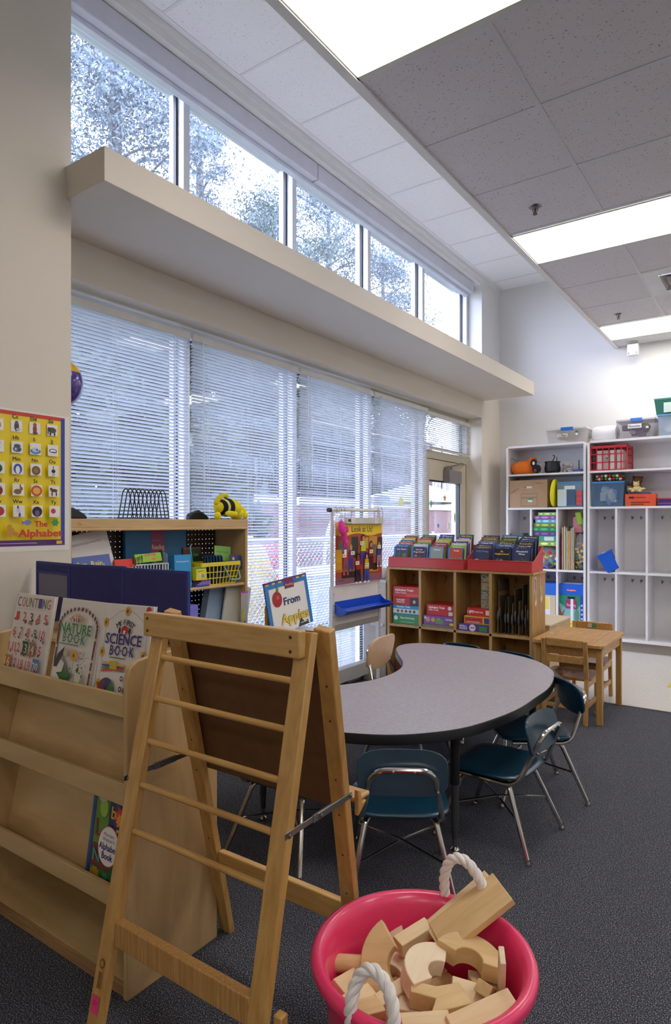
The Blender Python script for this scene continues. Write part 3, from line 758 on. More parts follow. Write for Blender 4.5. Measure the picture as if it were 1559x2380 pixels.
def bin_(x0, x1, label):
    t = thing('book_bin', label, 'bin', (x0, 4.6, .969)); w = x1-x0; y0, y1 = 0.004, .262
    sp = [(y0-.01,.0), (y0,.078), (y0+.055,.082), (y1,.185), (y1,.0)]
    M = Matrix(((0,0,1,0), (1,0,0,0), (0,1,0,0), (0,0,0,1)))
    B().prism(sp, 0, .006, 0, M).prism(sp, w-.006, w, 0, M).box((.006,y0-.01,0), (w-.006,y0-.004,.08)).box((.006,y1-.006,0), (w-.006,y1,.185)).box((.006,y0-.004,0), (w-.006,y1-.006,.008)).build('tray', RED, t, bevel=.0015)
    B().box((.006,y0-.014,.074), (w-.006,y0-.002,.082)).build('rim', RED, t, bevel=.002)
    b = B()
    for k in range(7): b.box((.0065, .021+k*.034, .008), (w-.0065, .021+(k+1)*.034, .0095+k*.0152))
    b.build('stepped_floor', RED, t)
    return t
bin_(-2.703, -2.035, 'red plastic book bin, left one of the pair on the cubby shelf')
bin_(-2.005, -1.512, 'red plastic book bin, right one of the pair on the cubby shelf')
PAGES = paint((236, 230, 214), .7)
def pbook(name, label, x, y, z, w, h, th, tilt, cover, art=None, group=None, spine=None, rz=0):
    """book standing up, cover toward -Y, leaning back by tilt"""
    t = thing(name, label, 'book', (x, y, z), group=group, rot=(-tilt, 0, rz)); cp = paint(cover, .35, 0, .02)
    B().box((-w/2, 0, 0), (w/2, .0012, h)).box((-w/2, th-.0012, 0), (w/2, th, h)).box((-w/2-.0005, 0, 0), (-w/2+.0014, th, h)).build('cover', cp, t)
    B().box((-w/2+.0014, .0012, .002), (w/2-.002, th-.0012, h-.002)).build('pages', PAGES, t)
    if art: art(t, w, h)
    if spine: B().box((-w/2-.001, -.0006, 0), (-w/2+.014, 0, h)).build('spine_strip', paint(spine, .4), t)
    return t
def cover_art(titles, bg, fg, kind):
    def f(t, w, h):
        a = Art((0, 0, 0), (1, 0, 0), (0, 0, 1)); a.rect(-w/2+.014, .004, w/2-.004, h-.004, bg)
        rr = random.Random(str(titles))
        if kind == 'grass':
            for k in range(14): a.line((-w/2+.02+rr.random()*(w-.03), .006), (-w/2+.02+rr.random()*(w-.03), h*rr.uniform(.3,.6)), .003, rr.choice([(150,104,58),(178,128,70),(110,74,50)]))
        elif kind == 'plant':
            for k in range(9): a.ell(-w/2+.03+rr.random()*(w-.05), .02+rr.random()*h*.45, .014, .02, rr.choice([(60,96,44),(96,130,60),(40,66,40)]))
        elif kind == 'scene':
            for k in range(7): a.ell(-w/2+.03+rr.random()*(w-.05), .02+rr.random()*h*.4, rr.uniform(.006,.02), rr.uniform(.006,.016), rr.choice([(190,160,130),(160,60,50),(120,130,150),(70,80,110)]))
        elif kind == 'sky':
            a.rect(-w/2+.014, .004, w/2-.004, h*.3, (110,120,90)); a.rect(-.02, h*.2, .03, h*.32, (170,150,120))
        else:
            a.rect(-w/2+.014, .004, w/2-.004, h*.5, (150,138,128))
            for k in range(4): a.line((-w/2+.03+k*.022, .006), (-w/2+.034+k*.022, h*.5), .006, (112,100,92))
        for i, s_ in enumerate(titles): a.text(s_, .006, h-.024-i*.019, .012, fg, width=min(w-.03, .0095*len(s_)), bold=.0014)
        a.build('cover_print', t, .35)
    return f
front_l = [('Our Earth', ['Our Earth'], (66,62,92), (236,236,240), 'plant'), ('How Do Frogs Grow', ['How Do', 'Frogs Grow?'], (60,44,52), (238,200,200), 'scene'), ('Winter', ['Winter'], (150,160,150), (240,240,240), 'sky'), ('Tails', ['Tails'], (200,84,54), (250,236,210), 'legs')]
front_r = [('bird in flight', ['Wild Wings'], (58,64,90), (120,150,200), 'scene'), ('My Neighborhood', ['My', 'Neighborhood'], (24,24,40), (228,196,60), 'scene'), ('Wonderful Wheat', ['Wonderful', 'Wheat'], (54,66,96), (240,240,244), 'grass')]
palL = [(58,110,170), (40,126,90), (196,60,50), (110,60,130), (220,180,60), (60,60,130), (150,190,60), (200,110,50), (50,140,160), (130,70,60), (206,206,196)]
palR = [(70,70,80), (60,90,60), (150,140,130), (50,60,120), (120,100,90), (90,120,160), (40,44,50), (180,170,150)]
def rows(x0, x1, ncol, fronts, pal, side, seed, nrow=7):
    rr = random.Random(seed); cw = (x1-x0)/ncol
    for c in range(ncol):
        for r in range(nrow):
            xc = x0+cw*(c+.5)+rr.uniform(-.004, .004); y = 4.626+r*.034+rr.uniform(-.003, .003); z = .985+r*.0155+rr.uniform(-.004, .004)
            w = .125 if side == 'left' else .133; h = .155
            if r == 0:
                nm, ti, bg, fg, kd = fronts[c]
                pbook('picture_book', 'picture book titled %s, facing front in the %s red bin' % (nm, side), xc, y, z, w, h, .006, .16, (50,110,190) if side == 'left' else (44,50,110), cover_art(ti, bg, fg, kd), spine=(50,130,200) if side == 'left' else (40,44,110))
            else:
                cv = rr.choice(pal); b2 = rr.choice(pal)
                def art(t, w, h, b2=b2, cv=cv, rr=rr):
                    a = Art((0,0,0), (1,0,0), (0,0,1)); a.rect(-w/2+.012, .004, w/2-.003, h-.004, b2); a.rect(-w/2+.012, h-.03, w/2-.003, h-.003, cv)
                    a.text(rr.choice(['Rabbits','Bubbles','My Day','Seeds','Play','Taking Off','Gardens','Insects','Water','Helping','Spring','The Wind']), .004, h-.014, .011, rr.choice([(240,236,220),(236,210,90),(250,250,250)]), width=w*.7, bold=.001); a.build('cover_print', t, .35)
                g = 'picture books behind the front row in the %s red bin' % side
                pbook('picture_book', 'thin picture book standing behind the front row in the %s red bin' % side, xc, y, z, w, h, .006 if rr.random() < .6 else .012, .12, cv, art, g)
rows(-2.690, -2.045, 4, front_l, palL, 'left', 3)
rows(-1.985, -1.530, 3, front_r, palR, 'right', 4)
# boxes in the cubbies
def gbox(name, label, cat, x0, x1, y0, y1, z0, z1, col, deco=None, rz=0.0, group=None, bev=.0012, lid=None):
    t = thing(name, label, cat, ((x0+x1)/2, (y0+y1)/2, z0), rz, group); w, d, h = x1-x0, y1-y0, z1-z0
    if lid:
        B().box((-w/2+.001,-d/2+.001,0), (w/2-.001,d/2-.001,h*.45)).build('base', paint(lid, .4), t, bevel=bev)
        B().box((-w/2,-d/2,h*.4), (w/2,d/2,h)).build('lid', paint(col, .4), t, bevel=bev)
    else:
        B().box((-w/2,-d/2,0), (w/2,d/2,h)).build('carton', paint(col, .4), t, bevel=bev)
    if deco:
        a = Art((0,-d/2,0), (1,0,0), (0,0,1)); deco(a, w, h); a.build('box_print', t, .4)
    return t
def deco_text(*ts):
    """ts: (text, u fraction, v fraction, height, colour, width)"""
    def f(a, w, h):
        for (s_, u, v, hh, c, wd) in ts:
            if s_ == 'rect': a.rect((u-.5)*w, v*h, (wd-.5)*w, hh*h, c)
            elif s_ == 'dot': a.ell((u-.5)*w, v*h, hh, hh, c)
            else: a.text(s_, (u-.5)*w, v*h, hh, c, width=wd, bold=hh*.12)
    return f
ZS = .5025
xa, xb = CD[0]+.03, CD[1]-.015
gbox('puzzle_box', 'green floor puzzle box at the bottom of the left cubby stack', 'box', xa, xb, 4.63, 4.86, ZS, ZS+.078, (64,146,88), deco_text(('Parts of the Body', .55,.66,.015,(220,236,220),.13), ('dot',.12,.6,.018,(230,240,230),0), ('rect',.3,.2,.26,(160,200,160),.8)))
gbox('puzzle_box', 'light blue train puzzle box second from the bottom in the left cubby', 'box', xa, xb, 4.63, 4.86, ZS+.079, ZS+.152, (60,150,196), deco_text(('Number Train', .4,.84,.013,(235,240,240),.12), ('rect',.02,.12,.62,(222,226,206),.98), ('dot',.2,.36,.012,(90,90,80),0), ('dot',.35,.36,.012,(120,110,60),0), ('dot',.5,.36,.012,(80,100,110),0), ('dot',.65,.36,.012,(130,80,60),0), ('dot',.8,.36,.012,(60,90,60),0)))
gbox('puzzle_box', 'dark red alphabet game box with a purple end in the left cubby', 'box', xa, xb, 4.63, 4.86, ZS+.153, ZS+.218, (190,44,40), deco_text(('ALPHABET', .3,.66,.014,(240,220,210),.08), ('PIRATES', .3,.38,.012,(240,220,210),.07), ('rect',.64,.0,1,(58,40,86),1.0), ('dot',.8,.5,.014,(220,190,60),0)))
gbox('puzzle_box', 'red alphabet train floor puzzle box on top of the left cubby stack', 'box', xa, xb+.003, 4.63, 4.86, ZS+.219, ZS+.305, (208,60,54), deco_text(('Alphabet Train', .42,.68,.018,(246,236,230),.17), ('Floor Puzzle', .3,.42,.012,(246,220,210),.10), ('rect',.5,.05,.35,(230,90,70),.95)))
xa, xb = CD[1]+.02, CD[2]-.014
t = tag(B().box((xa-.005,4.61,ZS), (xb+.002,4.86,ZS+.012)).box((xa,4.605,ZS+.014), (xb,4.86,ZS+.022)).build('board_stack', paint((140,128,112), .5)), 'two grey boards under the counting puzzle in the second cubby', 'board')
gbox('puzzle_box', 'purple counting puzzle box on grey boards in the second cubby', 'box', xa+.006, xb+.002, 4.615, 4.86, ZS+.0225, ZS+.092, (132,88,156), deco_text(('dot',.15,.55,.02,(220,150,140),0), ('dot',.32,.55,.018,(226,170,90),0), ('dot',.5,.5,.02,(150,180,110),0), ('rect',.4,.1,.6,(110,150,90),.66), ('Counting', .83,.7,.014,(245,235,220),.055), ('rect',.86,.05,.3,(226,200,60),.98), ('rect',.03,.6,.85,(240,236,240),.09)))
gbox('puzzle_box', 'red alphabet train puzzle box on top of the purple counting box', 'box', xa+.02, xb-.002, 4.64, 4.87, ZS+.093, ZS+.178, (206,52,50), deco_text(('Alphabet Train', .36,.74,.018,(248,240,236),.14), ('Floor Puzzle', .26,.5,.012,(246,220,210),.085), ('rect',.78,.05,.4,(236,234,226),.92), ('dot',.82,.72,.016,(238,232,226),0)))
xa, xb = CD[2]+.02, CD[3]-.012
gbox('game_box', 'purple word game box at the bottom of the third cubby', 'box', xa+.005, xb, 4.61, 4.84, ZS, ZS+.056, (88,60,140), deco_text(('SPELL', .16,.66,.014,(236,230,240),.06), ('PUZZLE', .16,.34,.013,(236,230,240),.06), ('dot',.45,.5,.026,(238,232,226),0), ('ZINGO', .45,.5,.012,(206,60,60),.035), ('rect',.66,.12,.78,(60,140,80),.92)), rz=.03)
gbox('game_box', 'red and yellow game box in the middle of the third cubby stack', 'box', xa+.05, xb+.001, 4.62, 4.85, ZS+.057, ZS+.116, (224,180,50), deco_text(('rect',.03,.12,.85,(212,60,50),.72), ('dry-erase', .36,.6,.012,(70,40,90),.12), ('rect',.1,.22,.3,(240,210,200),.6), ('rect',.78,.12,.85,(60,70,140),1.0)))
gbox('game_box', 'bright red I SPY game box on top of the third cubby stack', 'box', xa+.07, xb+.001, 4.63, 4.86, ZS+.117, ZS+.176, (214,52,46), deco_text(('I SPY', .16,.5,.022,(248,244,240),.05), ('MEMORY GAME', .5,.5,.012,(250,210,200),.07), ('rect',.8,.2,.8,(240,230,224),.98)))
for k, (c, lb) in enumerate((((150,120,96), 'brown'), ((70,120,190), 'bright blue'), ((120,104,60), 'olive'), ((104,128,150), 'grey blue'))):
    x0 = xb-.078; z0 = ZS+.178+k*.0665+(.0 if k < 1 else 0)
    def dd(a, w, h, k=k):
        rr = random.Random(k); a.rect(-w/2+.004,.004,w/2-.004,h-.006,(150,150,110))
        for q in range(14): a.ell(rr.uniform(-.44,.44)*w, rr.uniform(.15,.85)*h, rr.uniform(.003,.008), rr.uniform(.003,.007), rr.choice([(120,70,50),(70,110,70),(190,170,120),(90,80,130),(200,110,80)]), 8)
    gbox('card_game_box', '%s card box, %s in the narrow stack of the third cubby' % (lb, ['lowest','second from the bottom','third from the bottom','topmost'][k]), 'box', x0, x0+.078, 4.64, 4.84, z0, z0+.065, c, dd)
# clipboards in the fourth cubby
CB = paint((140,114,80), .5); CBE = paint((88,76,62), .5); CL = paint((140,140,136), .25, .9)
xa, xb = CD[3]+.012, CD[4]-.012
rr = random.Random(5)
cbs = [(.03,.13,.31,.10,0), (.055,.10,.40,-.10,1), (.085,.14,.26,.04,1), (.115,.12,.28,-.03,1), (.14,.10,.23,.03,0), (.165,.11,.33,-.05,1), (.19,.09,.25,.05,0), (.215,.08,.37,.04,1), (.24,.12,.22,-.02,0), (.262,.10,.40,-.10,1)]
for k, (dx, yb, h, an, dk) in enumerate(cbs):
    t = thing('clipboard', ['dark','brown','black','worn brown','scuffed','tall dark'][k % 6]+' clipboard standing on edge in the clipboard cubby', 'clipboard', (xa+dx, 4.632+.006*(k % 3), ZS+.002), group='clipboards in the fourth cubby', rot=(0, an*(.45 if k < 9 else 0), 0))
    t['label'] = 'clipboard standing on edge among others in the fourth cubby'
    d = .21
    B().box((-.0015,0,0), (.0015,d,h)).build('board', CBE if dk else CB, t, bevel=.001)
    b = B().box((-.006,.0,h*.30), (.0055,.016,h*.30+.075)).tube(fillet([(0,-.001,h*.3+.005),(0,-.016,h*.3+.01),(0,-.016,h*.3+.065),(0,-.001,h*.3+.07)],.008,4), .0022, 6)
    b.build('clip', CL, t, bevel=.001)
# items in the lower cubbies
t = thing('wooden_paddle', 'thin slanting board left in the lower third cubby', 'board', (-1.86, 4.7, .0715), rot=(0, .16, 0))
B().box((-.006,0,0), (.006,.18,.30)).build('board', paint((120,92,58), .5), t)
gbox('cushion_pack', 'folded red and brown cloth lying in the lower left cubby', 'cloth', -2.66, -2.46, 4.65, 4.86, .0705, .20, (110,44,36))

# ---------------------------------------------------------------- small oak table and two chairs
def oak_chair(label, x, y, rz):
    t = thing('wooden_chair', label, 'chair', (x, y, 0), rz)
    w, d, sh, H_ = .30, .30, .295, .555
    for sx in (-1, 1):
        B().bar((sx*(w/2-.014),-d/2-.012,0), (sx*(w/2-.014),-d/2+.016,.30), .028, .026, up=(0,1,0)).bar((sx*(w/2-.014),-d/2+.016,.29), (sx*(w/2-.014),-d/2-.022,H_), .028, .024, up=(0,1,0)).build('leg', OAKZ, t, bevel=.005)
        B().box((sx*(w/2-.014)-.013, d/2-.03, 0), (sx*(w/2-.014)+.013, d/2-.004, sh-.012)).build('leg', OAKZ, t, bevel=.004)
        B().box((sx*(w/2-.014)-.008, -d/2+.02, .105), (sx*(w/2-.014)+.008, d/2-.02, .135)).box((sx*(w/2-.014)-.009, -d/2+.02, sh-.055), (sx*(w/2-.014)+.009, d/2-.02, sh-.014)).build('side_rail', OAKX, t, bevel=.002)
    B().bar((-w/2+.028,-d/2-.014,H_-.025), (w/2-.028,-d/2-.014,H_-.025), .018, .055).build('back_rail', OAKX, t, bevel=.006)
    B().bar((-w/2+.028,-d/2-.003,H_-.135), (w/2-.028,-d/2-.003,H_-.135), .016, .05).build('back_rail', OAKX, t, bevel=.004)
    B().box((-w/2+.028,-d/2+.005,.09), (w/2-.028,-d/2+.02,.115)).box((-w/2+.028, d/2-.026, sh-.055), (w/2-.028, d/2-.01, sh-.014)).build('stretcher', OAKX, t, bevel=.002)
    b = B(); pad(b, w+.02, d+.01, .02, lambda x, y: -.010*(1-min(1, (x/.13)**2))*(1-min(1, (y/.14)**2)), T=Matrix.Translation((0,.01,sh)), power=7, rings=9, n=40)
    b.build('seat', wood((168,112,58), (132,82,38), 1, 6.0, .25, .4, 6.0), t, smooth=True, angle=50)
    return t
oak_chair('small oak chair on the near side of the wooden table, seen from behind', -1.225, 4.55, 0)
c2 = oak_chair('small oak chair on the far side of the wooden table, green tag on its back', -1.255, 5.10, pi)
a = Art((0, -.15-.016+.0-.009, .53), (1,0,0), (0,0,1))
a = Art((0, -.164+.0095, .53), (-1,0,0), (0,0,1)); a.rect(-.03,-.014,-.002,.014,(214,206,180)); a.text('016', -.016, 0, .008, (70,60,50), bold=.0006); a.rect(.0,-.016,.03,.016,(70,140,70)); a.rect(.008,-.016,.011,.016,(120,180,110)); a.rect(.018,-.016,.021,.016,(120,180,110)); a.build('name_tag', c2)
t = thing('small_table', 'small rectangular oak table at the end of the cubby shelf', 'table', (-1.22, 4.75, 0))
TT = [(p[0], p[1]) for p in rrect(.475, .68, .035, 5)]
B().prism(TT, .505, .530).build('tabletop', OAKX, t, bevel=.004)
for sx in (-1, 1):
    for sy in (-1, 1): B().box((sx*.203-.019, sy*.293-.019, 0), (sx*.203+.019, sy*.293+.019, .505)).build('leg', OAKZ, t, bevel=.004)
B().box((-.19,-.302,.44), (.19,-.285,.505)).box((-.19,.285,.44), (.19,.302,.505)).box((-.212,-.28,.44), (-.196,.28,.505)).box((.196,-.28,.44), (.212,.28,.505)).build('apron', OAKX, t)
a = Art((-.19, -.02, .5302), (1,0,0), (0,1,0)); a.rect(-.012,-.01,.014,.008,(232,222,196)); a.build('paper_scrap', t)
t = thing('low_cabinet', 'plain beige cabinet between the cubby shelf and the back wall', 'cabinet', (-1.70, 5.55, 0))
B().box((-.24,-.30,0), (.12,.30,.49)).build('body', BIRCHV, t, bevel=.004); B().box((-.245,-.305,.49), (.125,.305,.505)).build('top', paint((222,204,176), .5), t, bevel=.003)
t = thing('side_cabinet', 'narrow beige panel cabinet left of the cubby shelf', 'cabinet', (-2.84, 4.62, 0))
B().box((-.12,0,0.0), (.10,.32,.83)).build('body', paint((206,196,184), .5), t, bevel=.003); B().box((-.125,-.005,.83), (.105,.33,.85)).build('top', paint((226,224,222), .5), t, bevel=.002)
B().tube([(-.03,-.02,.48), (.09,-.02,.48)], .011, 8).build('handle', paint((214,214,216), .3), t, smooth=True)
B().ell((0,.12,.90), (.06,.06,.05), n=16).build('bowl', paint((236,236,238), .4), t, smooth=True)

# ---------------------------------------------------------------- easel
t = thing('art_easel', 'folding wooden A-frame easel with dowel rungs and a brown board', 'easel', (-1.13, 1.15, 0))
def E(x, y, z): return (x+1.13, y-1.15, z)
XL, XRr = -1.372, -.886; LW = .046
def near(z): return 1.15-.213*(1.085-z)
def far(z): return 1.185+.31*(1.085-z)
def fsk(z): return -.125*(1.085-z)/1.085
for x in (XL, XRr):
    l = B().bar(E(x, near(0), 0), E(x, near(1.085), 1.085), LW, .024, up=(0,-1,0)).build('leg', MAPLE, t, bevel=.003)
B().bar(E(XL-.028, near(1.06)-.028, 1.062), E(XRr+.012, near(1.06)-.028, 1.062), .026, .062).build('top_rail', MAPLEX, t, bevel=.004)
b = B()
for x in (XL-.01, XRr-.012):
    for z in (1.046, 1.078): b.ell(E(x, near(1.06)-.042, z), (.0042,.002,.0042), n=8)
b.build('screw', SCREW, t)
for z in (.975, .872, .767, .662, .554): B().tube([E(XL+LW/2-.004, near(z), z), E(XRr-LW/2+.004, near(z), z)], .0078, 10).build('rung', MAPLEX, t, smooth=True)
B().bar(E(XL+LW/2, near(.33), .325), E(XRr-LW/2+.004, near(.33), .325), .024, .062).build('bottom_rail', wood((208,162,98), (172,122,66), 2, 9.0, .4, .15, 26.0), t, bevel=.003)
B().box(E(XRr+.024, near(.33)+.014, .255), E(XRr+.046, near(.33)+.036, .325)).build('foot_block', MAPLEX, t, bevel=.003)
for x in (XL-.005, XRr+.022):
    B().bar(E(x+fsk(0), far(0), 0), E(x, far(1.09), 1.09), LW, .024, up=(0,-1,0)).build('leg', MAPLE, t, bevel=.003)
b = B()
for z in (.95, .86, .70, .60, .48, .36):
    for x in (XL-.005, XRr+.022):
        xx = x+fsk(z); b.ell(E(xx, far(z)-.0125, z), (.0032,.001,.0032), n=8)
b.build('peg_hole', SCREW, t)
B().bar(E(XL-.028+fsk(.28)+.05, far(.29), .285), E(XRr+fsk(.28), far(.29), .285), .022, .06).build('bottom_rail', MAPLEX, t, bevel=.003)
# board
z0, z1 = .60, 1.075
bd = [(XL+.012+fsk(z0)-.01, far(z0)+.018, z0), (XRr+.012+fsk(z0)+.02, far(z0)+.018, z0), (XRr+.03, far(z1)+.018, z1), (XL-.02, far(z1)+.018, z1)]
vs = [E(*p) for p in bd]+[E(p[0], p[1]+.006, p[2]) for p in bd]
B().add(vs, [(0,1,2,3), (7,6,5,4), (0,4,5,1), (1,5,6,2), (2,6,7,3), (3,7,4,0)]).build('board', speckle('hardboard', [(92,62,36), (104,72,42), (112,80,48)], 30, .6), t)
# tray on the far side
zt = .585
B().box(E(XL-.06, far(zt)+.03, zt+.03), E(XRr-.012, far(zt)+.095, zt+.044)).build('tray', MAPLEX, t, bevel=.006)
B().prism([(0,-.03), (.0,.036), (.010,.034), (.02,.0), (.04,.0)], 0, .014, 0, Matrix(((0,0,1,XRr-.02+1.13), (1,0,0,far(zt)+.03-1.15), (0,1,0,zt+.03), (0,0,0,1)))).build('tray_bracket', MAPLEX, t, bevel=.003)
# metal folding stays
for x, s_ in ((XRr+.024, 1), (XL-.026, 1)):
    za, zb = .60, .70
    p0 = E(x, near(.672)-.012, .672); p1 = E(x+(fsk(.655)+.02 if x > -1 else fsk(.655)+.004), far(.655)+.006, .655); p0, p1 = Vector(p0), Vector(p1)
    m = p0.lerp(p1, .48)
    dv = (p1-p0).normalized()
    B().bar(tuple(p0-dv*.01), tuple(m+dv*.01), .0025, .014, up=(0,0,1)).bar(tuple(m+Vector((.003,0,0))-dv*.01), tuple(p1+Vector((.003,0,0))+dv*.01), .0025, .014, up=(0,0,1)).bar(tuple(m-dv*.03), tuple(m+dv*.06), .006, .018).build('folding_stay', STEEL, t, bevel=.001)
    b = B()
    for q in (p0, m, p1): b.ell(q+Vector((.006,0,0)), (.003,.005,.005), n=8)
    b.build('rivet', ZINC, t, smooth=True)
a = Art(E(XL+.0, near(.165)-.0145, .165), (1,0,0), (0,.21,1)); a.rect(-.013,-.02,.013,.02,(236,70,130)); a.squig(0,.008,.018,.002,(190,40,100),3); a.build('price_sticker', t)
a = Art(E(XL+.002, near(.245)-.0145, .245), (1,0,0), (0,.21,1))
a.poly([(0,.022), (.009,.015), (.009,.004), (0,-.002), (-.009,.004), (-.009,.015)], (120,84,48)); a.poly([(0,.018), (.006,.013), (.006,.006), (0,.002), (-.006,.006), (-.006,.013)], (184,134,72))
for k in range(2): a.rect(-.006+k*.008,-.045,-.002+k*.008,-.008,(128,90,52))
a.build('burned_logo', t)

# ---------------------------------------------------------------- birch display rack with books
RX0, RX1 = -2.275, -1.50
t = thing('book_display_rack', 'tiered birch plywood book display rack in the left foreground', 'book rack', (-1.89, 1.3, 0))
def K(x, y, z): return (x+1.89, y-1.3, z)
side = [(1.128,.0), (1.474,.0), (1.474,.955), (1.24,.95), (1.165,.942), (1.138,.925), (1.128,.89)]
M = Matrix(((0,0,1,0), (1,0,0,0), (0,1,0,0), (0,0,0,1)))
for x in (RX0-.02, RX1-.018):
    B().prism([(p[0]-1.3, p[1]) for p in side], 0, .018, 0, Matrix.Translation((x+1.89, 0, 0)) @ M).build('side_panel', BIRCHV, t, bevel=.004)
tiers = [(.784,.845), (.536,.598), (.235,.292)]
for k, (a_, e) in enumerate(tiers):
    B().box(K(RX0,1.133,a_), K(RX1-.018,1.147,e)).build('ledge_front', BIRCH, t, bevel=.0015)
    B().box(K(RX0,1.147,a_), K(RX1-.018,1.205,a_+.01)).build('ledge', BIRCH, t)
# slanted backs
for k, (zb, zt_) in enumerate(((.796,.925), (.546,.80), (.245,.55))):
    yb, yt = (1.20, 1.27) if k == 0 else (1.205, 1.268)
    vs = [K(RX0,yb,zb), K(RX1-.018,yb,zb), K(RX1-.018,yt+.0,zt_), K(RX0,yt,zt_)]; vs += [(v[0], v[1]+.008, v[2]) for v in vs]
    B().add(vs, [(0,1,2,3), (7,6,5,4), (0,4,5,1), (1,5,6,2), (2,6,7,3), (3,7,4,0)]).build('slanted_back', BIRCH, t)
B().box(K(RX0,1.262,.905), K(RX1-.018,1.462,.922)).build('top_board', BIRCH, t, bevel=.004)
B().box(K(RX0,1.462,.0), K(RX1-.018,1.470,.92)).build('back_panel', BIRCH, t)
bs_ = B().box(K(RX0,1.135,.03), K(RX1-.018,1.46,.048)).build('bottom_shelf', BIRCH, t)
B().box(K(RX0,1.134,.002), K(RX1-.018,1.1395,.046)).build('shelf_edge', PLYEDGE, t)

def big_book(label, x, y, z, w, h, th, lean, rz, art, spine=None):
    t = thing('hardcover_book', label, 'book', (x, y, z), rot=(-lean, 0, rz))
    CV = paint((226,218,212), .35, 0, .01)
    B().box((-w/2,0,0), (w/2,.0025,h)).box((-w/2,th-.0025,0), (w/2,th,h)).box((-w/2,0,0), (-w/2+.003,th,h)).build('cover', CV, t, bevel=.001)
    B().box((-w/2+.003,.0026,.003), (w/2-.004,th-.0026,h-.003)).build('pages', PAGES, t)
    a = Art((0,0,0), (1,0,0), (0,0,1)); art(a, w, h); a.build('cover_print', t, .35); return t
def art_count(a, w, h):
    cols = [(70,70,150), (206,110,100), (190,100,60), (60,140,90), (200,60,70), (80,70,150), (90,90,110), (200,90,90)]
    for i, ch in enumerate('COUNTING'): a.text(ch, -w*.40+i*w*.112, h-.028, .034, cols[i], width=.0215)
    a.line((-w*.46,h-.052), (w*.46,h-.052), .0006, (150,150,150))
    R2 = random.Random(2); red = (204,44,52)
    rws = [['1','2','3','4','5'], ['6','7','8','9','10'], ['11','12','13','14','15'], ['16','17','18','19','20'], ['30','40','50','90','']]
    for j, rw in enumerate(rws):
        v = h-.078-j*.052
        for i, s_ in enumerate(rw):
            u = -w*.38+i*w*.19
            if j == 2 and i in (2, 3): a.rect(u-.016,v-.022,u+.016,v+.024,(44,60,40) if i == 2 else (150,104,60))
            if s_ == '16': a.rect(u-.016,v-.022,u+.016,v+.022,(176,112,40))
            if s_ == '20': a.rect(u-.017,v-.024,u+.017,v+.026,(70,120,180))
            if s_ == '3' or s_ == '9': cc = (60,60,56)
            elif s_ in ('16','20','14','13'): cc = (236,226,200)
            else: cc = red
            if s_: a.text(s_, u, v, .032, cc, width=.018 if len(s_) == 1 else .03)
            for q in range(3):
                a.ell(u+R2.uniform(-.014,.014), v+R2.uniform(-.024,-.006), R2.uniform(.002,.006), R2.uniform(.002,.007), R2.choice([(120,60,40),(200,110,40),(50,100,80),(70,60,60),(190,80,70)]), 8)
def beads(a, w, h):
    R2 = random.Random(9); pts = []
    for k in range(24): pts.append((-w*.44, .012+k*(h*.66)/24))
    for k in range(16):
        th_ = pi-pi*k/15; pts.append((cos(th_)*w*.44, h*.70+sin(th_)*h*.20))
    for k in range(24): pts.append((w*.44, h*.68-k*(h*.66)/24))
    for (u, v) in pts: a.ell(u, v, .0048, .0068, R2.choice([(110,44,40), (120,60,48), (214,190,110), (104,84,74), (90,40,44)]), 10, R2.random())
def arch_text(a, s_, cu, cv, r, h, c, span, bold=.0008):
    n = len(s_)
    for i, ch in enumerate(s_):
        th_ = pi/2+span/2-span*i/(n-1)
        if ch != ' ': a.text(ch, cu+r*cos(th_), cv+r*sin(th_), h, c, rot=th_-pi/2, bold=bold)
def art_nature(a, w, h):
    beads(a, w, h); arch_text(a, 'MY FIRST', 0, h*.66, h*.16, .016, (214,130,90), 1.35)
    a.text('NATURE', 0, h*.69, .032, (40,130,70), width=w*.70, bold=.0016); a.text('B·O·O·K', 0, h*.585, .030, (40,130,70), width=w*.50, bold=.0014)
    a.squig(0, h*.515, w*.62, .0025, (80,70,70))
    for q in (-.012, 0, .012): a.ell(q, h*.775, .003, .007, (60,50,50) if q else (190,60,60), 8)
    a.ell(-w*.22, h*.20, w*.17, h*.15, (140,146,140), 24); a.ell(-w*.22, h*.20, w*.162, h*.142, (222,214,206), 24)
    a.poly([(-w*.36,h*.26), (-w*.30,h*.40), (-w*.16,h*.49), (-w*.18,h*.40), (-w*.28,h*.26)], (60,60,80))
    lf = (44,104,48); a.star(-w*.10, h*.17, .042, .019, 5, lf, .4); a.line((-w*.10,h*.15), (-w*.13,h*.03), .002, lf)
    a.ell(-w*.12, h*.43, .010, .014, (196,180,140)); a.star(w*.07, h*.41, .020, .013, 12, (224,164,40)); a.ell(w*.07, h*.41, .006, .006, (150,80,30)); a.line((w*.09,h*.36), (w*.06,h*.07), .0015, (70,90,60))
    R2 = random.Random(3)
    for q in range(30): a.ell(w*.29+R2.gauss(0,.013), h*.41+R2.gauss(0,.011), .0013, .0022, (90,70,50), 6)
    a.rect(w*.20,h*.08,w*.31,h*.25,(208,206,180)); a.rect(w*.20,h*.05,w*.31,h*.10,(40,44,44))
    for q in range(16): a.ell(w*.255+R2.gauss(0,.011), h*.28+R2.gauss(0,.008), .004, .003, (70,110,60), 7)
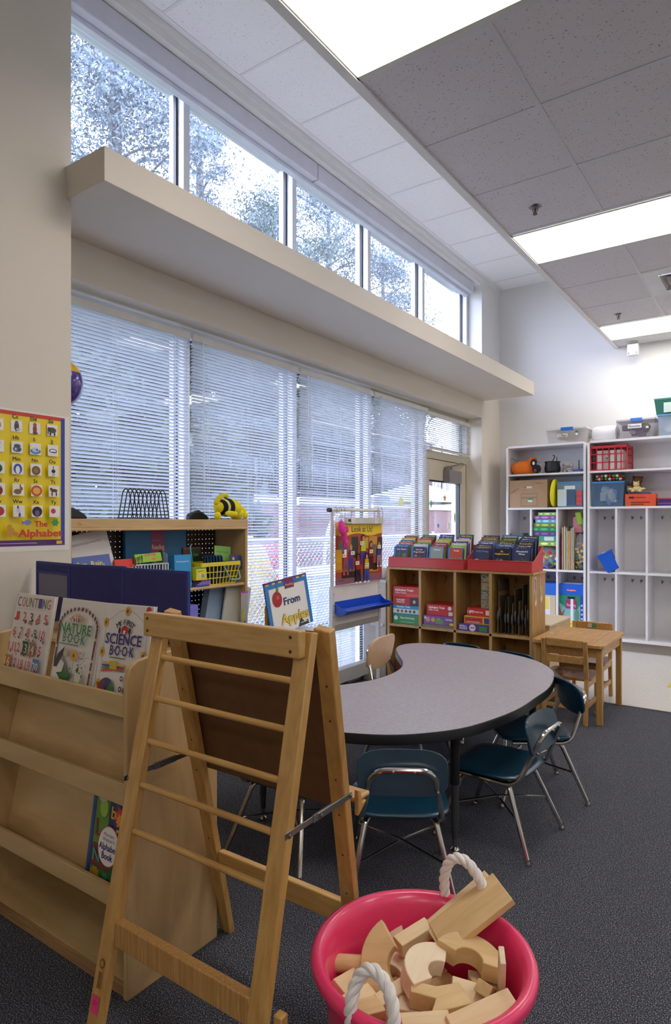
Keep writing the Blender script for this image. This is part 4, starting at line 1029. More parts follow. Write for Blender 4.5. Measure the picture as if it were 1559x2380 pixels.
def art_science(a, w, h):
    ln = (130,110,100)
    pts = [(-w*.42,.03), (-w*.42,h*.80), (-w*.30,h*.86), (-w*.14,h*.93), (w*.05,h*.94), (w*.20,h*.90), (w*.32,h*.84), (w*.44,h*.82), (w*.44,h*.10)]
    for p, q in zip(pts, pts[1:]): a.line(p, q, .0009, ln)
    for (u, v) in ((-w*.42,h*.80), (-w*.42,h*.50), (-w*.42,h*.18), (0,h*.93), (w*.42,h*.50)): a.ell(u, v, .0095, .014, (210,160,30)); a.ell(u, v, .004, .006, (120,80,20))
    a.ell(w*.42, h*.955, .009, .011, (200,50,60))
    arch_text(a, 'MY FIRST', 0, h*.64, h*.18, .016, (60,60,70), 1.25)
    a.star(0, h*.74, .014, .012, 10, (190,40,44)); a.rect(-.004,h*.70,.004,h*.735,(228,220,212))
    for q in (-.02, .021): a.ell(q, h*.73, .005, .010, (50,46,50))
    a.text('SCIENCE', 0, h*.645, .032, (60,44,120), width=w*.72, bold=.0016); a.text('B·O·O·K', 0, h*.53, .030, (60,44,120), width=w*.48, bold=.0014)
    a.squig(0, h*.455, w*.46, .0025, (80,70,70))
    for q, c in enumerate(((222,170,60), (60,70,140), (70,140,70), (210,60,50))): a.line((-w*.36,h*(.40-q*.028)), (w*.10,h*(.385-q*.026+(q == 3)*.05)), .006, c)
    a.rect(-w*.2,h*.34,-w*.05,h*.42,(200,180,60))
    cc = [(70,130,70), (60,60,110), (110,60,90), (160,50,60), (214,60,50), (230,120,40), (230,180,40)]
    for i in range(7):
        a0, a1 = 2*pi*i/7, 2*pi*(i+1)/7; a.poly([(-w*.22,h*.12)]+[(-w*.22+w*.17*cos(a0+(a1-a0)*q/5), h*.12+h*.13*sin(a0+(a1-a0)*q/5)) for q in range(6)], cc[i])
    for q in range(6): a.ell(w*.08+(q % 3)*.018, h*.26-(q//3)*.03, .006, .008, (70,64,60)); a.ell(w*.08+(q % 3)*.018, h*.26-(q//3)*.03, .003, .004, (210,200,190))
big_book('white hardcover counting book leaning on the display rack, leftmost of three', -2.108, 1.163, .797, .232, .292, .012, .18, .0, art_count)
big_book('white hardcover nature book with a border of beans, middle of three on the rack', -1.832, 1.163, .797, .232, .292, .014, .18, .0, art_nature)
big_book('white hardcover science book with a colour wheel, nearest the easel', -1.613, 1.175, .797, .200, .292, .014, .18, .12, art_science)
t = thing('paperback_book', 'colourful alphabet paperback with a round white title badge on the lower rack ledge', 'book', (-1.652, 1.163, .246), rot=(-.14, 0, 0))
w, h = .20, .262
B().box((-w/2,0,0), (w/2,.007,h)).build('cover', paint((34,86,150), .35), t)
a = Art((0,0,0), (1,0,0), (0,0,1))
a.rect(-w/2+.012,.0,w/2,h,(40,52,96)); a.rect(-w*.40,h*.45,-w*.08,h,(96,140,50)); a.rect(-w*.40,h*.2,w*.1,h*.45,(110,60,60)); a.rect(w*.05,h*.45,w/2,h,(50,60,120)); a.rect(w*.05,0,w/2,h*.45,(60,104,60)); a.rect(-w*.40,0,w*.05,h*.2,(70,110,60))
a.text('b', w*.03, h*.84, .036, (236,180,50), bold=.002); a.star(w*.2, h*.82, .036, .02, 9, (220,70,50)); a.star(w*.2, h*.78, .024, .014, 9, (240,160,40)); a.text('B', w*.2, h*.60, .044, (236,180,50), bold=.002)
a.text('L', -w*.28, h*.63, .05, (130,54,44), bold=.002); a.ell(-w*.2, h*.86, .02, .028, (150,190,60)); a.text('N', -w*.27, h*.33, .036, (70,170,160), bold=.001); a.text('n', -w*.02, h*.16, .026, (70,170,160), bold=.001)
a.text('kK', w*.26, h*.14, .034, (90,60,140), bold=.001); a.ell(w*.3, h*.3, .016, .022, (190,170,150)); a.star(-w*.26, h*.12, .026, .02, 10, (170,140,50)); a.ell(-w*.24, h*.95, .018, .01, (190,180,150))
a.ell(0, h*.47, .050, .058, (190,70,70), 30); a.ell(0, h*.47, .047, .055, (238,232,226), 30)
a.text('Merriam-', 0, h*.47+.032, .010, (60,60,60)); a.text("Webster's", 0, h*.47+.018, .010, (60,60,60)); a.text('Alphabet', 0, h*.47-.003, .019, (60,50,120), width=.084, bold=.0014); a.text('Book', 0, h*.47-.028, .019, (60,50,120), width=.05, bold=.0014)
a.ell(-w*.1, 0.004, .06, .024, (30,34,70)); a.text('Ruth Heller', -w*.1, .012, .009, (220,220,225)); a.build('cover_print', t, .3)
# blue folding display board standing on the rack top
t = thing('folding_display_board', 'blue fabric folding display board standing on top of the display rack', 'display board', (-2.07, 1.40, .9225))
BLF = paint((44, 46, 108), .8, 0, .08, 20); BLB = paint((38, 52, 130), .6)
pts = [(-2.515, 1.452), (-2.235, 1.425), (-2.222, 1.41), (-1.945, 1.452), (-1.935, 1.436), (-1.612, 1.448)]
for (i, j, hz) in ((0,1,.25), (2,3,.25), (4,5,.247)):
    p, q = pts[i], pts[j]; dx, dy = q[0]-p[0], q[1]-p[1]; ln_ = math.hypot(dx, dy); an = math.atan2(dy, dx)
    T = Matrix.Translation((p[0]+2.07, p[1]-1.40, 0)) @ Matrix.Rotation(an, 4, 'Z')
    o = B().box((0,0,0), (ln_,.009,hz), 0, T).build('panel', BLF, t, bevel=.003)
    B().box((0,-.0012,hz-.008), (ln_,.0102,hz+.0015), 0, T).box((-.003,-.0012,0), (.006,.0102,hz), 0, T).box((ln_-.006,-.0012,0), (ln_+.003,.0102,hz), 0, T).build('binding', BLB, o)
    if i == 0:
        B().box((.025,-.003,.06), (ln_-.02,-.0015,.205), 0, T).build('clear_pocket', frosted((150,146,170), .35), o)
        B().box((.0,-.003,.205), (ln_,-.001,.215), 0, T).box((.06,-.0036,.05), (ln_-.02,-.003,.12), 1, T).build('pocket_edge', [BLB, paint((34,36,86), .8)], o)
# ================================================================ ALPHABET POSTER on the pillar
t = tag(B().box((-.0008, 0, 0), (0, .745, .575)).build('wall_poster', paint((232,228,220), .3, 0, .01)), 'yellow alphabet wall chart with red top and blue side border on the pillar', 'poster')
t.location = (-2.554, .878, 1.213); t.rotation_euler = (radians(-.0), 0, 0)
a = Art((0, 0, 0), (0, 1, 0), (0, 0, 1)); W_, H_ = .745, .575
a.rect(.012,.03,W_-.022,H_-.008,(236,210,34)); a.rect(.012,H_-.024,W_-.022,H_-.008,(206,62,44)); a.rect(W_-.040,.03,W_-.022,H_-.012,(52,70,160)); a.rect(.012,.022,W_-.022,.046,(96,44,120)); a.rect(.012,.03,.03,H_-.012,(206,62,44))
LT = 'ABCDEFGHIJKLMNOPQRSTUVWXY'
BK = (46,46,44); c0 = .047; px = .0845
def pic(ch, u, v):
    g = {'C': [(0,.0,.010,.02,(70,70,72)), (.0,.016,.007,.007,(90,88,88)), (.006,-.012,.009,.006,(190,188,186))], 'D': [(0,-.004,.009,.021,(150,70,50)), (0,.016,.008,.008,(160,90,60)), (.002,-.018,.012,.004,(120,60,50))],
         'E': [(0,.002,.018,.012,(84,70,58)), (-.014,.004,.008,.010,(74,62,52)), (-.009,-.013,.004,.009,(74,62,52)), (.010,-.013,.004,.009,(74,62,52)), (-.019,-.008,.0025,.010,(84,70,58))],
         'H': [(0,-.006,.018,.012,(96,106,130)), (0,.007,.014,.008,(76,84,104)), (-.006,-.006,.004,.005,(220,224,230)), (.008,-.008,.004,.006,(60,66,80))], 'I': [(0,-.008,.023,.012,(90,140,200)), (0,-.002,.015,.010,(196,206,226)), (.006,-.002,.004,.004,(70,80,100))],
         'J': [(0,0,.018,.009,(70,60,80)), (0,0,.014,.006,(240,238,236)), (.003,-.006,.014,.003,(110,90,110))], 'M': [(0,.0,.018,.021,(60,80,170)), (0,-.004,.009,.016,(238,236,234))],
         'N': [(0,-.002,.019,.019,(120,88,52)), (0,-.002,.011,.011,(150,116,76))], 'O': [(0,.0,.009,.008,(40,38,36)), (-.001,.014,.0018,.010,(90,80,80)), (-.003,-.014,.0014,.009,(150,130,120)), (.003,-.014,.0014,.009,(150,130,120))],
         'R': [(-.003,-.006,.016,.011,(132,96,54)), (.012,.006,.007,.008,(140,104,60)), (.008,.017,.003,.008,(140,104,60))], 'S': [(0,0,.024,.023,(206,84,40)), (0,0,.016,.014,(236,178,80))],
         'T': [(0,.004,.016,.007,(104,58,44)), (-.013,.010,.006,.006,(104,58,44)), (-.009,-.010,.003,.010,(90,50,38)), (.010,-.010,.003,.010,(90,50,38))], 'W': [(-.002,.004,.009,.010,(210,206,214)), (-.004,.017,.004,.007,(90,70,120)), (.003,-.014,.005,.009,(90,70,150))],
         'X': [(0,0,.022,.021,(40,34,44)), (0,-.006,.010,.012,(110,96,120))], 'Y': [(-.006,.003,.011,.011,(206,56,70))], 'B': [(0,0,.015,.015,(200,150,60)), (0,-.006,.012,.009,(90,60,130))], 'G': [(0,-.003,.008,.016,(70,60,56)), (.004,.013,.005,.006,(60,52,50))],
         'L': [(0,-.002,.015,.016,(44,76,50))], 'Q': [(0,-.004,.014,.018,(140,40,46)), (0,.012,.006,.007,(180,140,110))], 'V': [(0,0,.018,.018,(170,44,50))]}
    for (du, dv, ru, rv, c) in g.get(ch, [(0,0,.014,.014,(120,100,90))]): a.ell(u+du, v+dv, ru, rv, c, 14)
for j in range(5):
    for i in range(5):
        ch = LT[j*5+i]; u = .663-(4-i)*.0765; v = .510-j*.0858
        a.text(ch+ch.lower(), u-.005, v+.036, .016, BK, bold=.001); a.rect(u-.0235,v-.026,u+.0235,v+.021,(236,232,228)); 
        pic(ch, u, v-.004)
a.text('The', .602, .112, .024, (206,60,40), width=.055, bold=.003); a.text('Alphabet', .602, .074, .030, (206,60,40), width=.19, bold=.0036)
a.ell(.545, .118, .015, .011, (120,124,190)); a.poly([(.532,.118), (.520,.128), (.522,.108)], (120,124,190)); a.star(.665, .118, .018, .013, 6, (70,150,70)); a.ell(.474, .082, .018, .018, (200,150,50)); a.ell(.470, .100, .011, .010, (200,150,50)); a.ell(.494, .072, .012, .009, (196,140,50))
a.squig(W_-.22, .034, .30, .002, (220,200,230)); a.rect(W_-.075,.028,W_-.05,.041,(232,190,60))
a.build('poster_print', t, .25)

# ================================================================ BOOKCASE WITH PEGBOARD BACK
BX0, BX1, BY0, BY1, BH = -2.86, -2.60, 1.645, 2.80, 1.348
t = thing('bookcase', 'tall birch bookcase with a brown pegboard back, in front of the first blinds', 'bookcase', (-2.73, 2.22, 0))
def Q(x, y, z): return (x+2.73, y-2.22, z)
BZ = wood((208,176,124), (188,152,100), 1, 3.0, .4, .15, 6.0)
B().box(Q(BX0,BY0,1.305), Q(BX1,BY1+.004,BH)).build('top', BZ, t, bevel=.003)
B().box(Q(BX1-.022,BY0,1.292), Q(BX1+.004,BY1-.004,1.306)).build('top_nosing', BZ, t, bevel=.004)
for y in (BY0, BY1-.02): B().box(Q(BX0,y,.06), Q(BX1,y+.02,1.305)).build('side_panel', BIRCHV, t, bevel=.002)
for z in (.965, .62, .28, .07): B().box(Q(BX0+.01,BY0+.02,z), Q(BX1-.004,BY1-.02,z+.018)).build('shelf', BZ, t, bevel=.006)
# pegboard: brown sheet with real holes, one strip per hole row
b = B(); rowsz = []; z = .09; PB = 0
hy0, hy1, pitch, hole = BY0+.02, BY1-.02, .0275, .0052
nz = int((1.29-.09)/pitch); ny = int((hy1-hy0)/pitch)
X_ = BX0+.012+2.73
def quad(ya, yb_, za, zb): b.add([(X_,ya-2.22,za), (X_,yb_-2.22,za), (X_,yb_-2.22,zb), (X_,ya-2.22,zb)], [(0,1,2,3)])
z_prev = .07
for j in range(nz+1):
    zc = .105+j*pitch
    if zc > 1.29: break
    quad(hy0, hy1, z_prev, zc-hole/2); yp = hy0
    for i in range(ny):
        yc = hy0+.02+i*pitch
        if yc+hole/2 > hy1: break
        quad(yp, yc-hole/2, zc-hole/2, zc+hole/2); yp = yc+hole/2
    quad(yp, hy1, zc-hole/2, zc+hole/2); z_prev = zc+hole/2
quad(hy0, hy1, z_prev, 1.306); b.build('pegboard', paint((70,50,36), .6), t)
a = Art(Q(BX1+.0006, 0, 0), (0,1,0), (0,0,1)); a.poly([(1.692,1.328),(1.70,1.334),(1.712,1.322),(1.702,1.314)], (170,110,60)); a.poly([(1.696,1.327),(1.70,1.330),(1.707,1.322),(1.702,1.318)], (206,172,122)); a.build('burned_logo', t)
for y in (BY0+.06, BY1-.08):
    c = B().lathe([(.0,-.012),(.03,-.012),(.03,.012),(0,.012)], 16, T=Matrix.Translation(Q(-2.64,y,.03)) @ Matrix.Rotation(pi/2, 4, 'X')).box(Q(-2.655,y-.018,.03), Q(-2.625,y+.018,.06)).build('caster', BLACKP, t, smooth=True)
# things on the bookcase
TOPZ = BH+.0005
t = thing('wire_sorter', 'black wire desktop sorter made of many loops on top of the bookcase', 'file sorter', (-2.72, 2.16, TOPZ))
for k in range(10):
    y = -.12+k*.0255
    P = [(-.0,0,0)]
    B().tube(smooth_path([(0,y-.045,.004), (0,y-.028,.09), (0,y-.018,.135), (0,y,.152), (0,y+.018,.135), (0,y+.028,.09), (0,y+.045,.004)], 5), .003, 6).build('wire_loop', BLACKP, t, smooth=True)
B().tube([(0,-.165,.004), (0,.155,.004)], .0024, 6).tube([(.03,-.165,.004), (.03,.155,.004)], .0024, 6).tube([(0,-.165,.004), (.03,-.165,.004)], .0024, 6).tube([(0,.155,.004), (.03,.155,.004)], .0024, 6).build('base_wire', BLACKP, t)
def tape(label, y):
    t = thing('tape_dispenser', label, 'tape dispenser', (-2.78, y, TOPZ))
    B().prism([(-.07,0), (-.07,.018), (-.055,.035), (-.02,.045), (.02,.045), (.05,.03), (.075,.012), (.075,0)], -.02, .02, 0, Matrix(((0,0,1,0), (1,0,0,0), (0,1,0,0), (0,0,0,1)))).build('body', BLACKP, t, bevel=.006)
    B().lathe([(.0,-.011),(.024,-.011),(.024,.011),(0,.011)], 18, T=Matrix.Translation((0,.0,.03)) @ Matrix.Rotation(pi/2, 4, 'Y')).build('reel', paint((54,54,58), .3), t, smooth=True)
tape('black tape dispenser at the pillar end of the bookcase top', 1.775)
tape('black tape dispenser behind the yellow fish toy', 2.57)
# plush fish
YEL = paint((232,214,40), .95, 0, .05, 30); PALE = paint((224,214,120), .95, 0, .04, 30); BLK = paint((24,24,28), .95, 0, .05, 30)
t = thing('plush_fish', 'yellow plush fish with a black stripe on the bookcase top', 'stuffed toy', (-2.665, 2.70, TOPZ))
b = B().ell((0,0,.070), (.070,.054,.094), 0, 34, M=Matrix.Rotation(pi/2, 3, 'X'))
o = b.build('body', [YEL, BLK, PALE], t, smooth=True)
for p in o.data.polygons:
    q = p.center.y
    if -.034 < q < -.001: p.material_index = 1
    elif -.056 < q <= -.034: p.material_index = 2
    elif -.070 < q <= -.056: p.material_index = 1
B().ell((.006,.066,.036), (.046,.044,.036), 0, 18).ell((.0,.098,.048), (.022,.02,.016), n=12).build('snout', YEL, t, smooth=True)
B().ell((.0,.128,.052), (.016,.024,.024), n=14).ell((.004,.142,.028), (.016,.02,.024), n=14).build('tail_fin', YEL, t, smooth=True)
B().tube(smooth_path([(0,.0,.132), (0,-.035,.140), (0,-.075,.118), (0,-.098,.085)], 5), [.006]+[.015]*14+[.008], 10).build('top_fin', paint((214,200,50), .95), t, smooth=True)
B().ell((.05,-.02,.034), (.018,.05,.020), n=14).build('side_fin', YEL, t, smooth=True); B().ell((.02,-.10,.020), (.02,.022,.024), n=12).build('rear_fin', YEL, t, smooth=True)
for s_ in (1,): B().ell((.044,.034,.084), (.004,.006,.006), n=8).build('eye', BLACKP, t, smooth=True)
# contents of the top compartment (shelf surface z)
SZ = .9835
def flat_item(name, label, cat, y, z, w, h, th, x, tilt, col, deco=None, rz=0.0, rx=0.0, group=None, mat=None):
    """sheet or thin book facing the room (+X), standing at (x,y,z), leaning back"""
    z += abs(sin(rx))*w/2+th*sin(tilt)+.0006
    t = thing(name, label, cat, (x, y, z), group=group, rot=(rx, -tilt, rz))
    B().box((-th,-w/2,0), (0,w/2,h)).build('body', mat or paint(col, .4), t, bevel=min(.001, th*.3))
    if deco:
        a = Art((0,0,0), (0,1,0), (0,0,1)); deco(a, w, h); a.build('cover_print', t, .4)
    return t
def d_read(a, w, h):
    a.rect(-w/2,h-.012,w/2,h,(60,90,130)); a.rect(-w*.10,h*.60,w*.13,h*.99,(150,40,96)); a.text('Reading', .006, h*.69, .026, (236,200,150), width=w*.2, bold=.0006); a.squig(.006,h*.80,w*.2,.002,(210,120,150))
    a.text('Kindergarten', -w*.28, h*.57, .011, (220,230,240), width=w*.16)
    a.poly([(w*.18,h*.06), (w*.44,h*.08), (w*.46,h*.26), (w*.20,h*.30)], (226,196,110)); a.text('enter', w*.32, h*.18, .030, (60,40,40), width=w*.20, bold=.001)
    R2 = random.Random(4)
    for k in range(26): a.star(R2.uniform(-.47,.47)*w, R2.uniform(.05,.95)*h, .006, .002, 3, (20,112,160), R2.random()*3)
flat_item('teaching_book', 'large blue reading teacher book standing at the pegboard', 'book', 2.30, SZ, .41, .312, .02, -2.79, .04, (8,104,150), d_read)
flat_item('phonics_folder', 'bright blue kindergarten folder standing beside the yellow card box', 'folder', 2.332, SZ+.0, .115, .175, .028, -2.625, .05, (40,150,214), lambda a, w, h: (a.text('Kindergarten', 0, h*.80, .009, (230,240,250), width=w*.75), a.poly([(-.02,h*.3),(.03,h*.34),(.035,h*.5),(-.01,h*.46)], (236,232,224))))
t = flat_item('paper_sheet', 'big loose white paper sheets curling out at the bookcase left end', 'paper', 1.80, SZ+.06, .30, .215, .002, -2.66, .2, (226,220,214), lambda a, w, h: (a.squig(0, h*.8, w*.7, .0012, (150,146,144), 5)), rx=.16)
flat_item('paper_sheet', 'second white paper behind the first loose sheets', 'paper', 1.87, SZ+.13, .15, .17, .002, -2.70, .1, (214,206,198), rx=.12)
flat_item('picture_book', 'blue book titled Sun, Rain, lying against the loose papers', 'book', 1.815, SZ+.02, .20, .168, .012, -2.625, .25, (76,100,170), lambda a, w, h: (a.text('Sun, Rain,', -.01, h*.78, .024, (236,206,80), width=.145, bold=.0012), a.text('Snow', -.03, h*.55, .022, (236,206,80), width=.07, bold=.001)), rx=.06)
t = flat_item('picture_book', 'red book with cut corners titled at School', 'book', 1.985, SZ+.04, .12, .13, .010, -2.625, .25, (214,50,36), lambda a, w, h: a.text('at School', 0, h*.66, .018, (244,196,70), width=.085, bold=.001))
for k, c in enumerate(((60,80,130), (206,206,200), (50,70,110), (190,196,200), (70,96,140))):
    flat_item('workbook', 'thin blue and white workbook in the leaning bundle', 'book', 2.045+k*.012, SZ+.005, .05, .165+k*.003, .0016, -2.665, .03, c, rz=1.25, rx=0, group='leaning bundle of thin workbooks')
t = thing('paper_tray', 'white plastic grid tray in the bookcase middle', 'tray', (-2.675, 2.13, SZ))
b = B().box((-.07,-.11,0), (.055,.10,.004))
for z in (.05, .095, .135):
    for (lo, hi) in (((.05,-.11,z), (.055,.10,z+.006)), ((-.07,-.11,z), (.055,-.105,z+.006)), ((-.07,.095,z), (.055,.10,z+.006))): b.box(lo, hi)
for k in range(12): b.box((.05,-.11+k*.0185,0), (.055,-.106+k*.0185,.141))
b.build('basket', paint((226,226,228), .4), t)
flat_item('phonics_reader', 'lime green book lying tilted on the white tray', 'book', 2.125, SZ+.142, .165, .045, .008, -2.645, .25, (150,196,40), lambda a, w, h: (a.rect(-.02,h*.66,.045,h*.9,(200,80,40)), a.text('Phonics', .012, h*.78, .008, (240,230,200), width=.05), a.ell(.03,h*.3,.012,.008,(230,120,40))), rx=.04)
for k, c in enumerate(((90,120,60), (176,206,230), (196,214,236), (150,190,226), (206,222,240), (170,200,232))):
    flat_item('leaflet', 'pale blue leaflet in the fanned stack beside the white tray', 'booklet', 2.262+k*.007, SZ+.0, .075, .20-k*.004, .0018, -2.715, .03, c, group='fanned stack of pale blue leaflets', rz=1.1, rx=0)
t = gbox('flash_card_box', 'small yellow and green flash card box by the yellow basket', 'box', -2.655, -2.60, 2.398, 2.468, SZ+.035, SZ+.105, (232,222,40))
a = Art((.0275,0,0), (0,1,0), (0,0,1)); a.rect(-.035,.062,.035,.07,(80,150,80)); a.squig(0,.052,.05,.002,(120,120,40),2); a.rect(-.012,.012,.028,.036,(236,232,210))
for k in range(8): a.rect(.0+k*.003,.014,.0015+k*.003,.034,(60,60,50))
a.build('box_print', t)
for k in range(4): tag(B().cbox((0,0,0), (.045,.10-.01*k,.0068)).build('flash_card', paint([(60,90,180),(140,110,190),(150,120,196),(120,90,170)][k], .5)), 'loose purple and blue cards under the flash card box', 'cards', 'loose purple and blue cards').location = (-2.628, 2.45+.008*k, SZ+.0045+k*.0078)
# yellow basket
def basket(label, x, y, z):
    t = thing('plastic_basket', label, 'basket', (x, y, z), rz=.0)
    YB = paint((226,206,44), .35); w, d, h = .30, .15, .115       # length along Y, depth along X
    b = B()
    def lerp(a_, b_, f): return a_+(b_-a_)*f
    def P(f, u, v):  # side f, u -1..1, v 0..1
        sx = lerp(.40, .5, v)
        return {0: (d*sx, w*sx*u, h*v), 1: (-d*sx, w*sx*u, h*v), 2: (d*sx*u, w*sx, h*v), 3: (d*sx*u, -w*sx, h*v)}[f]
    for f, n_ in ((0, 10), (1, 10), (2, 5), (3, 5)):
        for k in range(n_+1):
            u = -1+2*k/n_; b.bar(P(f,u,0), P(f,u,.96), .005, .003, up=((1,0,0) if f < 2 else (0,1,0)))
        for v in (.02, .33, .62): b.bar(P(f,-1,v), P(f,1,v), .004, .004)
    b.build('lattice', YB, t)
    b = B()
    for f in range(4):
        b.bar(tuple(Vector(P(f,-1,1))), tuple(Vector(P(f,1,1))), .008, .022)
    b.box((-.06,-.12,0), (.06,.12,.003)); b.build('rim', YB, t, bevel=.002)
    HB = paint((116,178,190), .4)
    B().tube(fillet([(.068,.02,h*.95), (.085,.045,.05), (.088,.06,.022), (.090,.13,.022), (.075,.15,.03), (.066,.148,.07)], .02, 6), .0045, 8).build('handle', HB, t, smooth=True)
    B().tube(fillet([(-.02,-.13,h*.95), (.0,-.155,h+.05), (.0,-.165,h+.10), (-.02,-.135,h+.11)], .02, 6), .0045, 8).build('handle', HB, t, smooth=True)
    return t
basket('yellow plastic basket with pale blue handles, full of blue booklets', -2.685, 2.595, SZ)
for k in range(12):
    flat_item('reading_booklet', 'thin dark blue booklet filed in the yellow basket', 'booklet', 2.535+k*.0115, SZ+.008, .085, .150, .0045, -2.665+.004*(k % 2), .10, (24,74,120) if k % 3 else (30,60,104), rz=.95, rx=.10, group='blue booklets filed in the yellow basket')
flat_item('reading_booklet', 'blue phonics booklet leaning at the right end of the yellow basket', 'booklet', 2.735, SZ+.075, .12, .075, .003, -2.625, .1, (40,56,120), lambda a, w, h: (a.ell(-.03,h*.7,.010,.010,(226,180,60)), a.text('Phonics', .0, h*.28, .014, (206,160,60), width=.07, bold=.001)), rx=-.12)
flat_item('index_card', 'green card with Social Studies written on it', 'card', 2.665, SZ+.12, .13, .085, .002, -2.67, .1, (128,180,84), lambda a, w, h: a.text('Social Studies', .0, h*.62, .015, (60,90,50), width=.095), rx=-.1)
flat_item('picture_book', 'dark green book with red spine standing behind the basket', 'book', 2.54, SZ+.0, .13, .205, .008, -2.78, .05, (44,84,50), lambda a, w, h: (a.rect(-w/2,h-.006,w/2,h,(180,60,50)), a.rect(-w/2,0,-w/2+.03,h-.006,(120,50,44)), a.text('I Can', .02, h*.8, .016, (210,220,200), width=.05)))
# lower compartment, right part
LZ = .6385
flat_item('plastic_folder', 'clear blue plastic envelope with books, leaning in the lower compartment', 'folder', 2.60, LZ, .20, .30, .05, -2.66, .12, (120,150,176), lambda a, w, h: (a.rect(.01,.02,.055,h*.8,(30,90,160)), a.rect(.022,.03,.044,h*.68,(220,140,40)), a.rect(.0,h*.97,w/2,h,(210,216,220))), rx=-.32, mat=frosted((150,176,200), .8))
for k in range(3): flat_item('plastic_folder', 'clear zip envelope in the leaning group at the right of the lower compartment', 'folder', 2.69+k*.022, LZ, .17, .315-.004*k, .012, -2.63-.004*k, .08, (196,200,196), rx=-.26, group='clear zip envelopes in the lower compartment', mat=frosted((206,204,190), .75))
flat_item('plastic_folder', 'clear bag with a pink zip sticking out past the bookcase side', 'bag', 2.765, LZ+.0, .055, .29, .006, -2.592, .0, (220,220,220), lambda a, w, h: (a.rect(-w/2,h-.008,w/2,h,(200,60,160)), a.ell(-.01,h*.5,.01,.05,(190,196,60)), a.ell(.0,h*.25,.014,.05,(30,90,190))), rx=.0, mat=frosted((224,228,232), .35))
flat_item('paper_sheet', 'tilted grey card at the left of the clear envelopes', 'paper', 2.50, LZ, .10, .20, .002, -2.64, .1, (170,156,146), rx=.7)
gbox('supply_box', 'purple supply box edge in the lower compartment', 'box', -2.70, -2.61, 2.34, 2.42, LZ, LZ+.25, (120,120,210))
gbox('binder', 'red folder lying low in the lower compartment', 'folder', -2.70, -2.605, 2.43, 2.56, LZ, LZ+.15, (206,62,44))
gbox('binder', 'dark indigo folder behind the purple supply box', 'folder', -2.80, -2.72, 2.40, 2.50, LZ, LZ+.23, (50,40,110))

# ================================================================ BIG BOOK 'FROM APPLES' on a low stand
t = thing('low_stand', 'low white stand behind the easel holding the apples book', 'stand', (-2.50, 3.0, 0))
B().box((-.14,-.18,.02), (.14,.22,.66)).build('body', paint((206,200,190), .5), t, bevel=.004); B().box((-.15,-.188,.66), (.15,.23,.675)).build('top', paint((214,208,200), .5), t, bevel=.003)
def d_apple(a, w, h):
    a.rect(-w/2+.028,.0,w/2-.03,h-.035,(200,180,120)); a.rect(-w/2+.031,.0,w/2-.033,h-.038,(232,228,224))
    for k in range(7): a.rect(-w/2+.01+k*w/7,h-.012,-w/2+.01+(k+.5)*w/7,h-.002,(226,196,60) if k % 1 == 0 else (90,40,110))
    a.rect(-w*.06,h-.055,w*.16,h+.004,(120,36,96)); a.text('Reading', w*.05, h-.032, .016, (226,170,90), width=w*.18, bold=.0006)
    a.ell(-w*.27,h*.66,.044,.046,(170,36,48),26); a.ell(-w*.25,h*.69,.014,.012,(206,90,84)); a.line((-w*.27,h*.78),(-w*.24,h*.90),.006,(90,60,40)); a.ell(-w*.235,h*.86,.008,.026,(90,140,70))
    a.text('From', w*.06, h*.58, .046, (40,56,120), width=w*.38, bold=.003)
    a.text('Apples', w*.08, h*.24, .060, (120,96,40), width=w*.66, bold=.0065); a.text('Apples', w*.08, h*.24, .058, (236,200,50), width=w*.655, bold=.0028)
    a.poly([(w*.12,.0),(w*.2,.05),(w*.28,.02),(w*.36,.03),(w*.38,0)], (60,60,66)); a.line((w*.18,.02),(w*.34,.02),.004,(226,226,226))
t = flat_item('big_book', 'blue bordered spiral bound big book titled From Apples, tilted before the blinds', 'book', 3.005, .6755, .40, .30, .01, -2.42, .12, (28,120,200), d_apple, rx=.10)
b = B()
for k in range(22): b.tube([(0.004+.006*cos(q), -.2+.006*sin(q)-.0, .02+k*.0125) for q in [i*pi/3 for i in range(6)]], .0012, 4, closed=True)
b.build('spiral_binding', paint((160,170,190), .4, .4), t)
B().box((-.011,-.2,.296), (.001,.2,.306)).build('top_strip', paint((100,40,100), .5), t)
t = tag(B().box((-.02,-.045,0), (0,.045,.17)).build('folder', paint((232,180,40), .5)), 'small yellow folder corner next to the bookcase side', 'folder'); t.location = (-2.47, 2.87, .676)
# ================================================================ CHART STAND
t = thing('chart_stand', 'white metal chart stand with a blue tray in front of the third blinds', 'chart stand', (-2.5, 3.82, 0), rz=0)
WM2 = paint((214,210,206), .4, .1)
def U(y): return y-3.82
YA, YB_ = 3.512, 4.105
for y in (YA, YB_):
    B().tube([(0,U(y),.03), (0,U(y),1.415)], .0125, 10).build('post', WM2, t, smooth=True)
    B().box((-.014,U(y)-.014,.35), (.014,U(y)+.014,.90)).build('sleeve', WM2, t, bevel=.002)
    B().tube(fillet([(-.26,U(y),.02), (.30,U(y),.02)], .02), .0125, 8).build('foot', WM2, t, smooth=True)
    b = B()
    for k in range(7): b.ell((.0145,U(y),.40+k*.075), (.002,.004,.004), n=8)
    b.build('peg_hole', paint((90,84,80), .5), t)
B().tube([(0,U(YA)-.02,1.415), (0,U(YB_)+.025,1.422)], .0115, 10).build('top_bar', paint((222,218,206), .4), t, smooth=True)
B().lathe([(0,-.014),(.014,-.014),(.014,.014),(0,.014)], 12, T=Matrix.Translation((0,U(YA)-.03,1.415)) @ Matrix.Rotation(pi/2, 4, 'X')).build('end_cap', BLACKP, t, smooth=True)
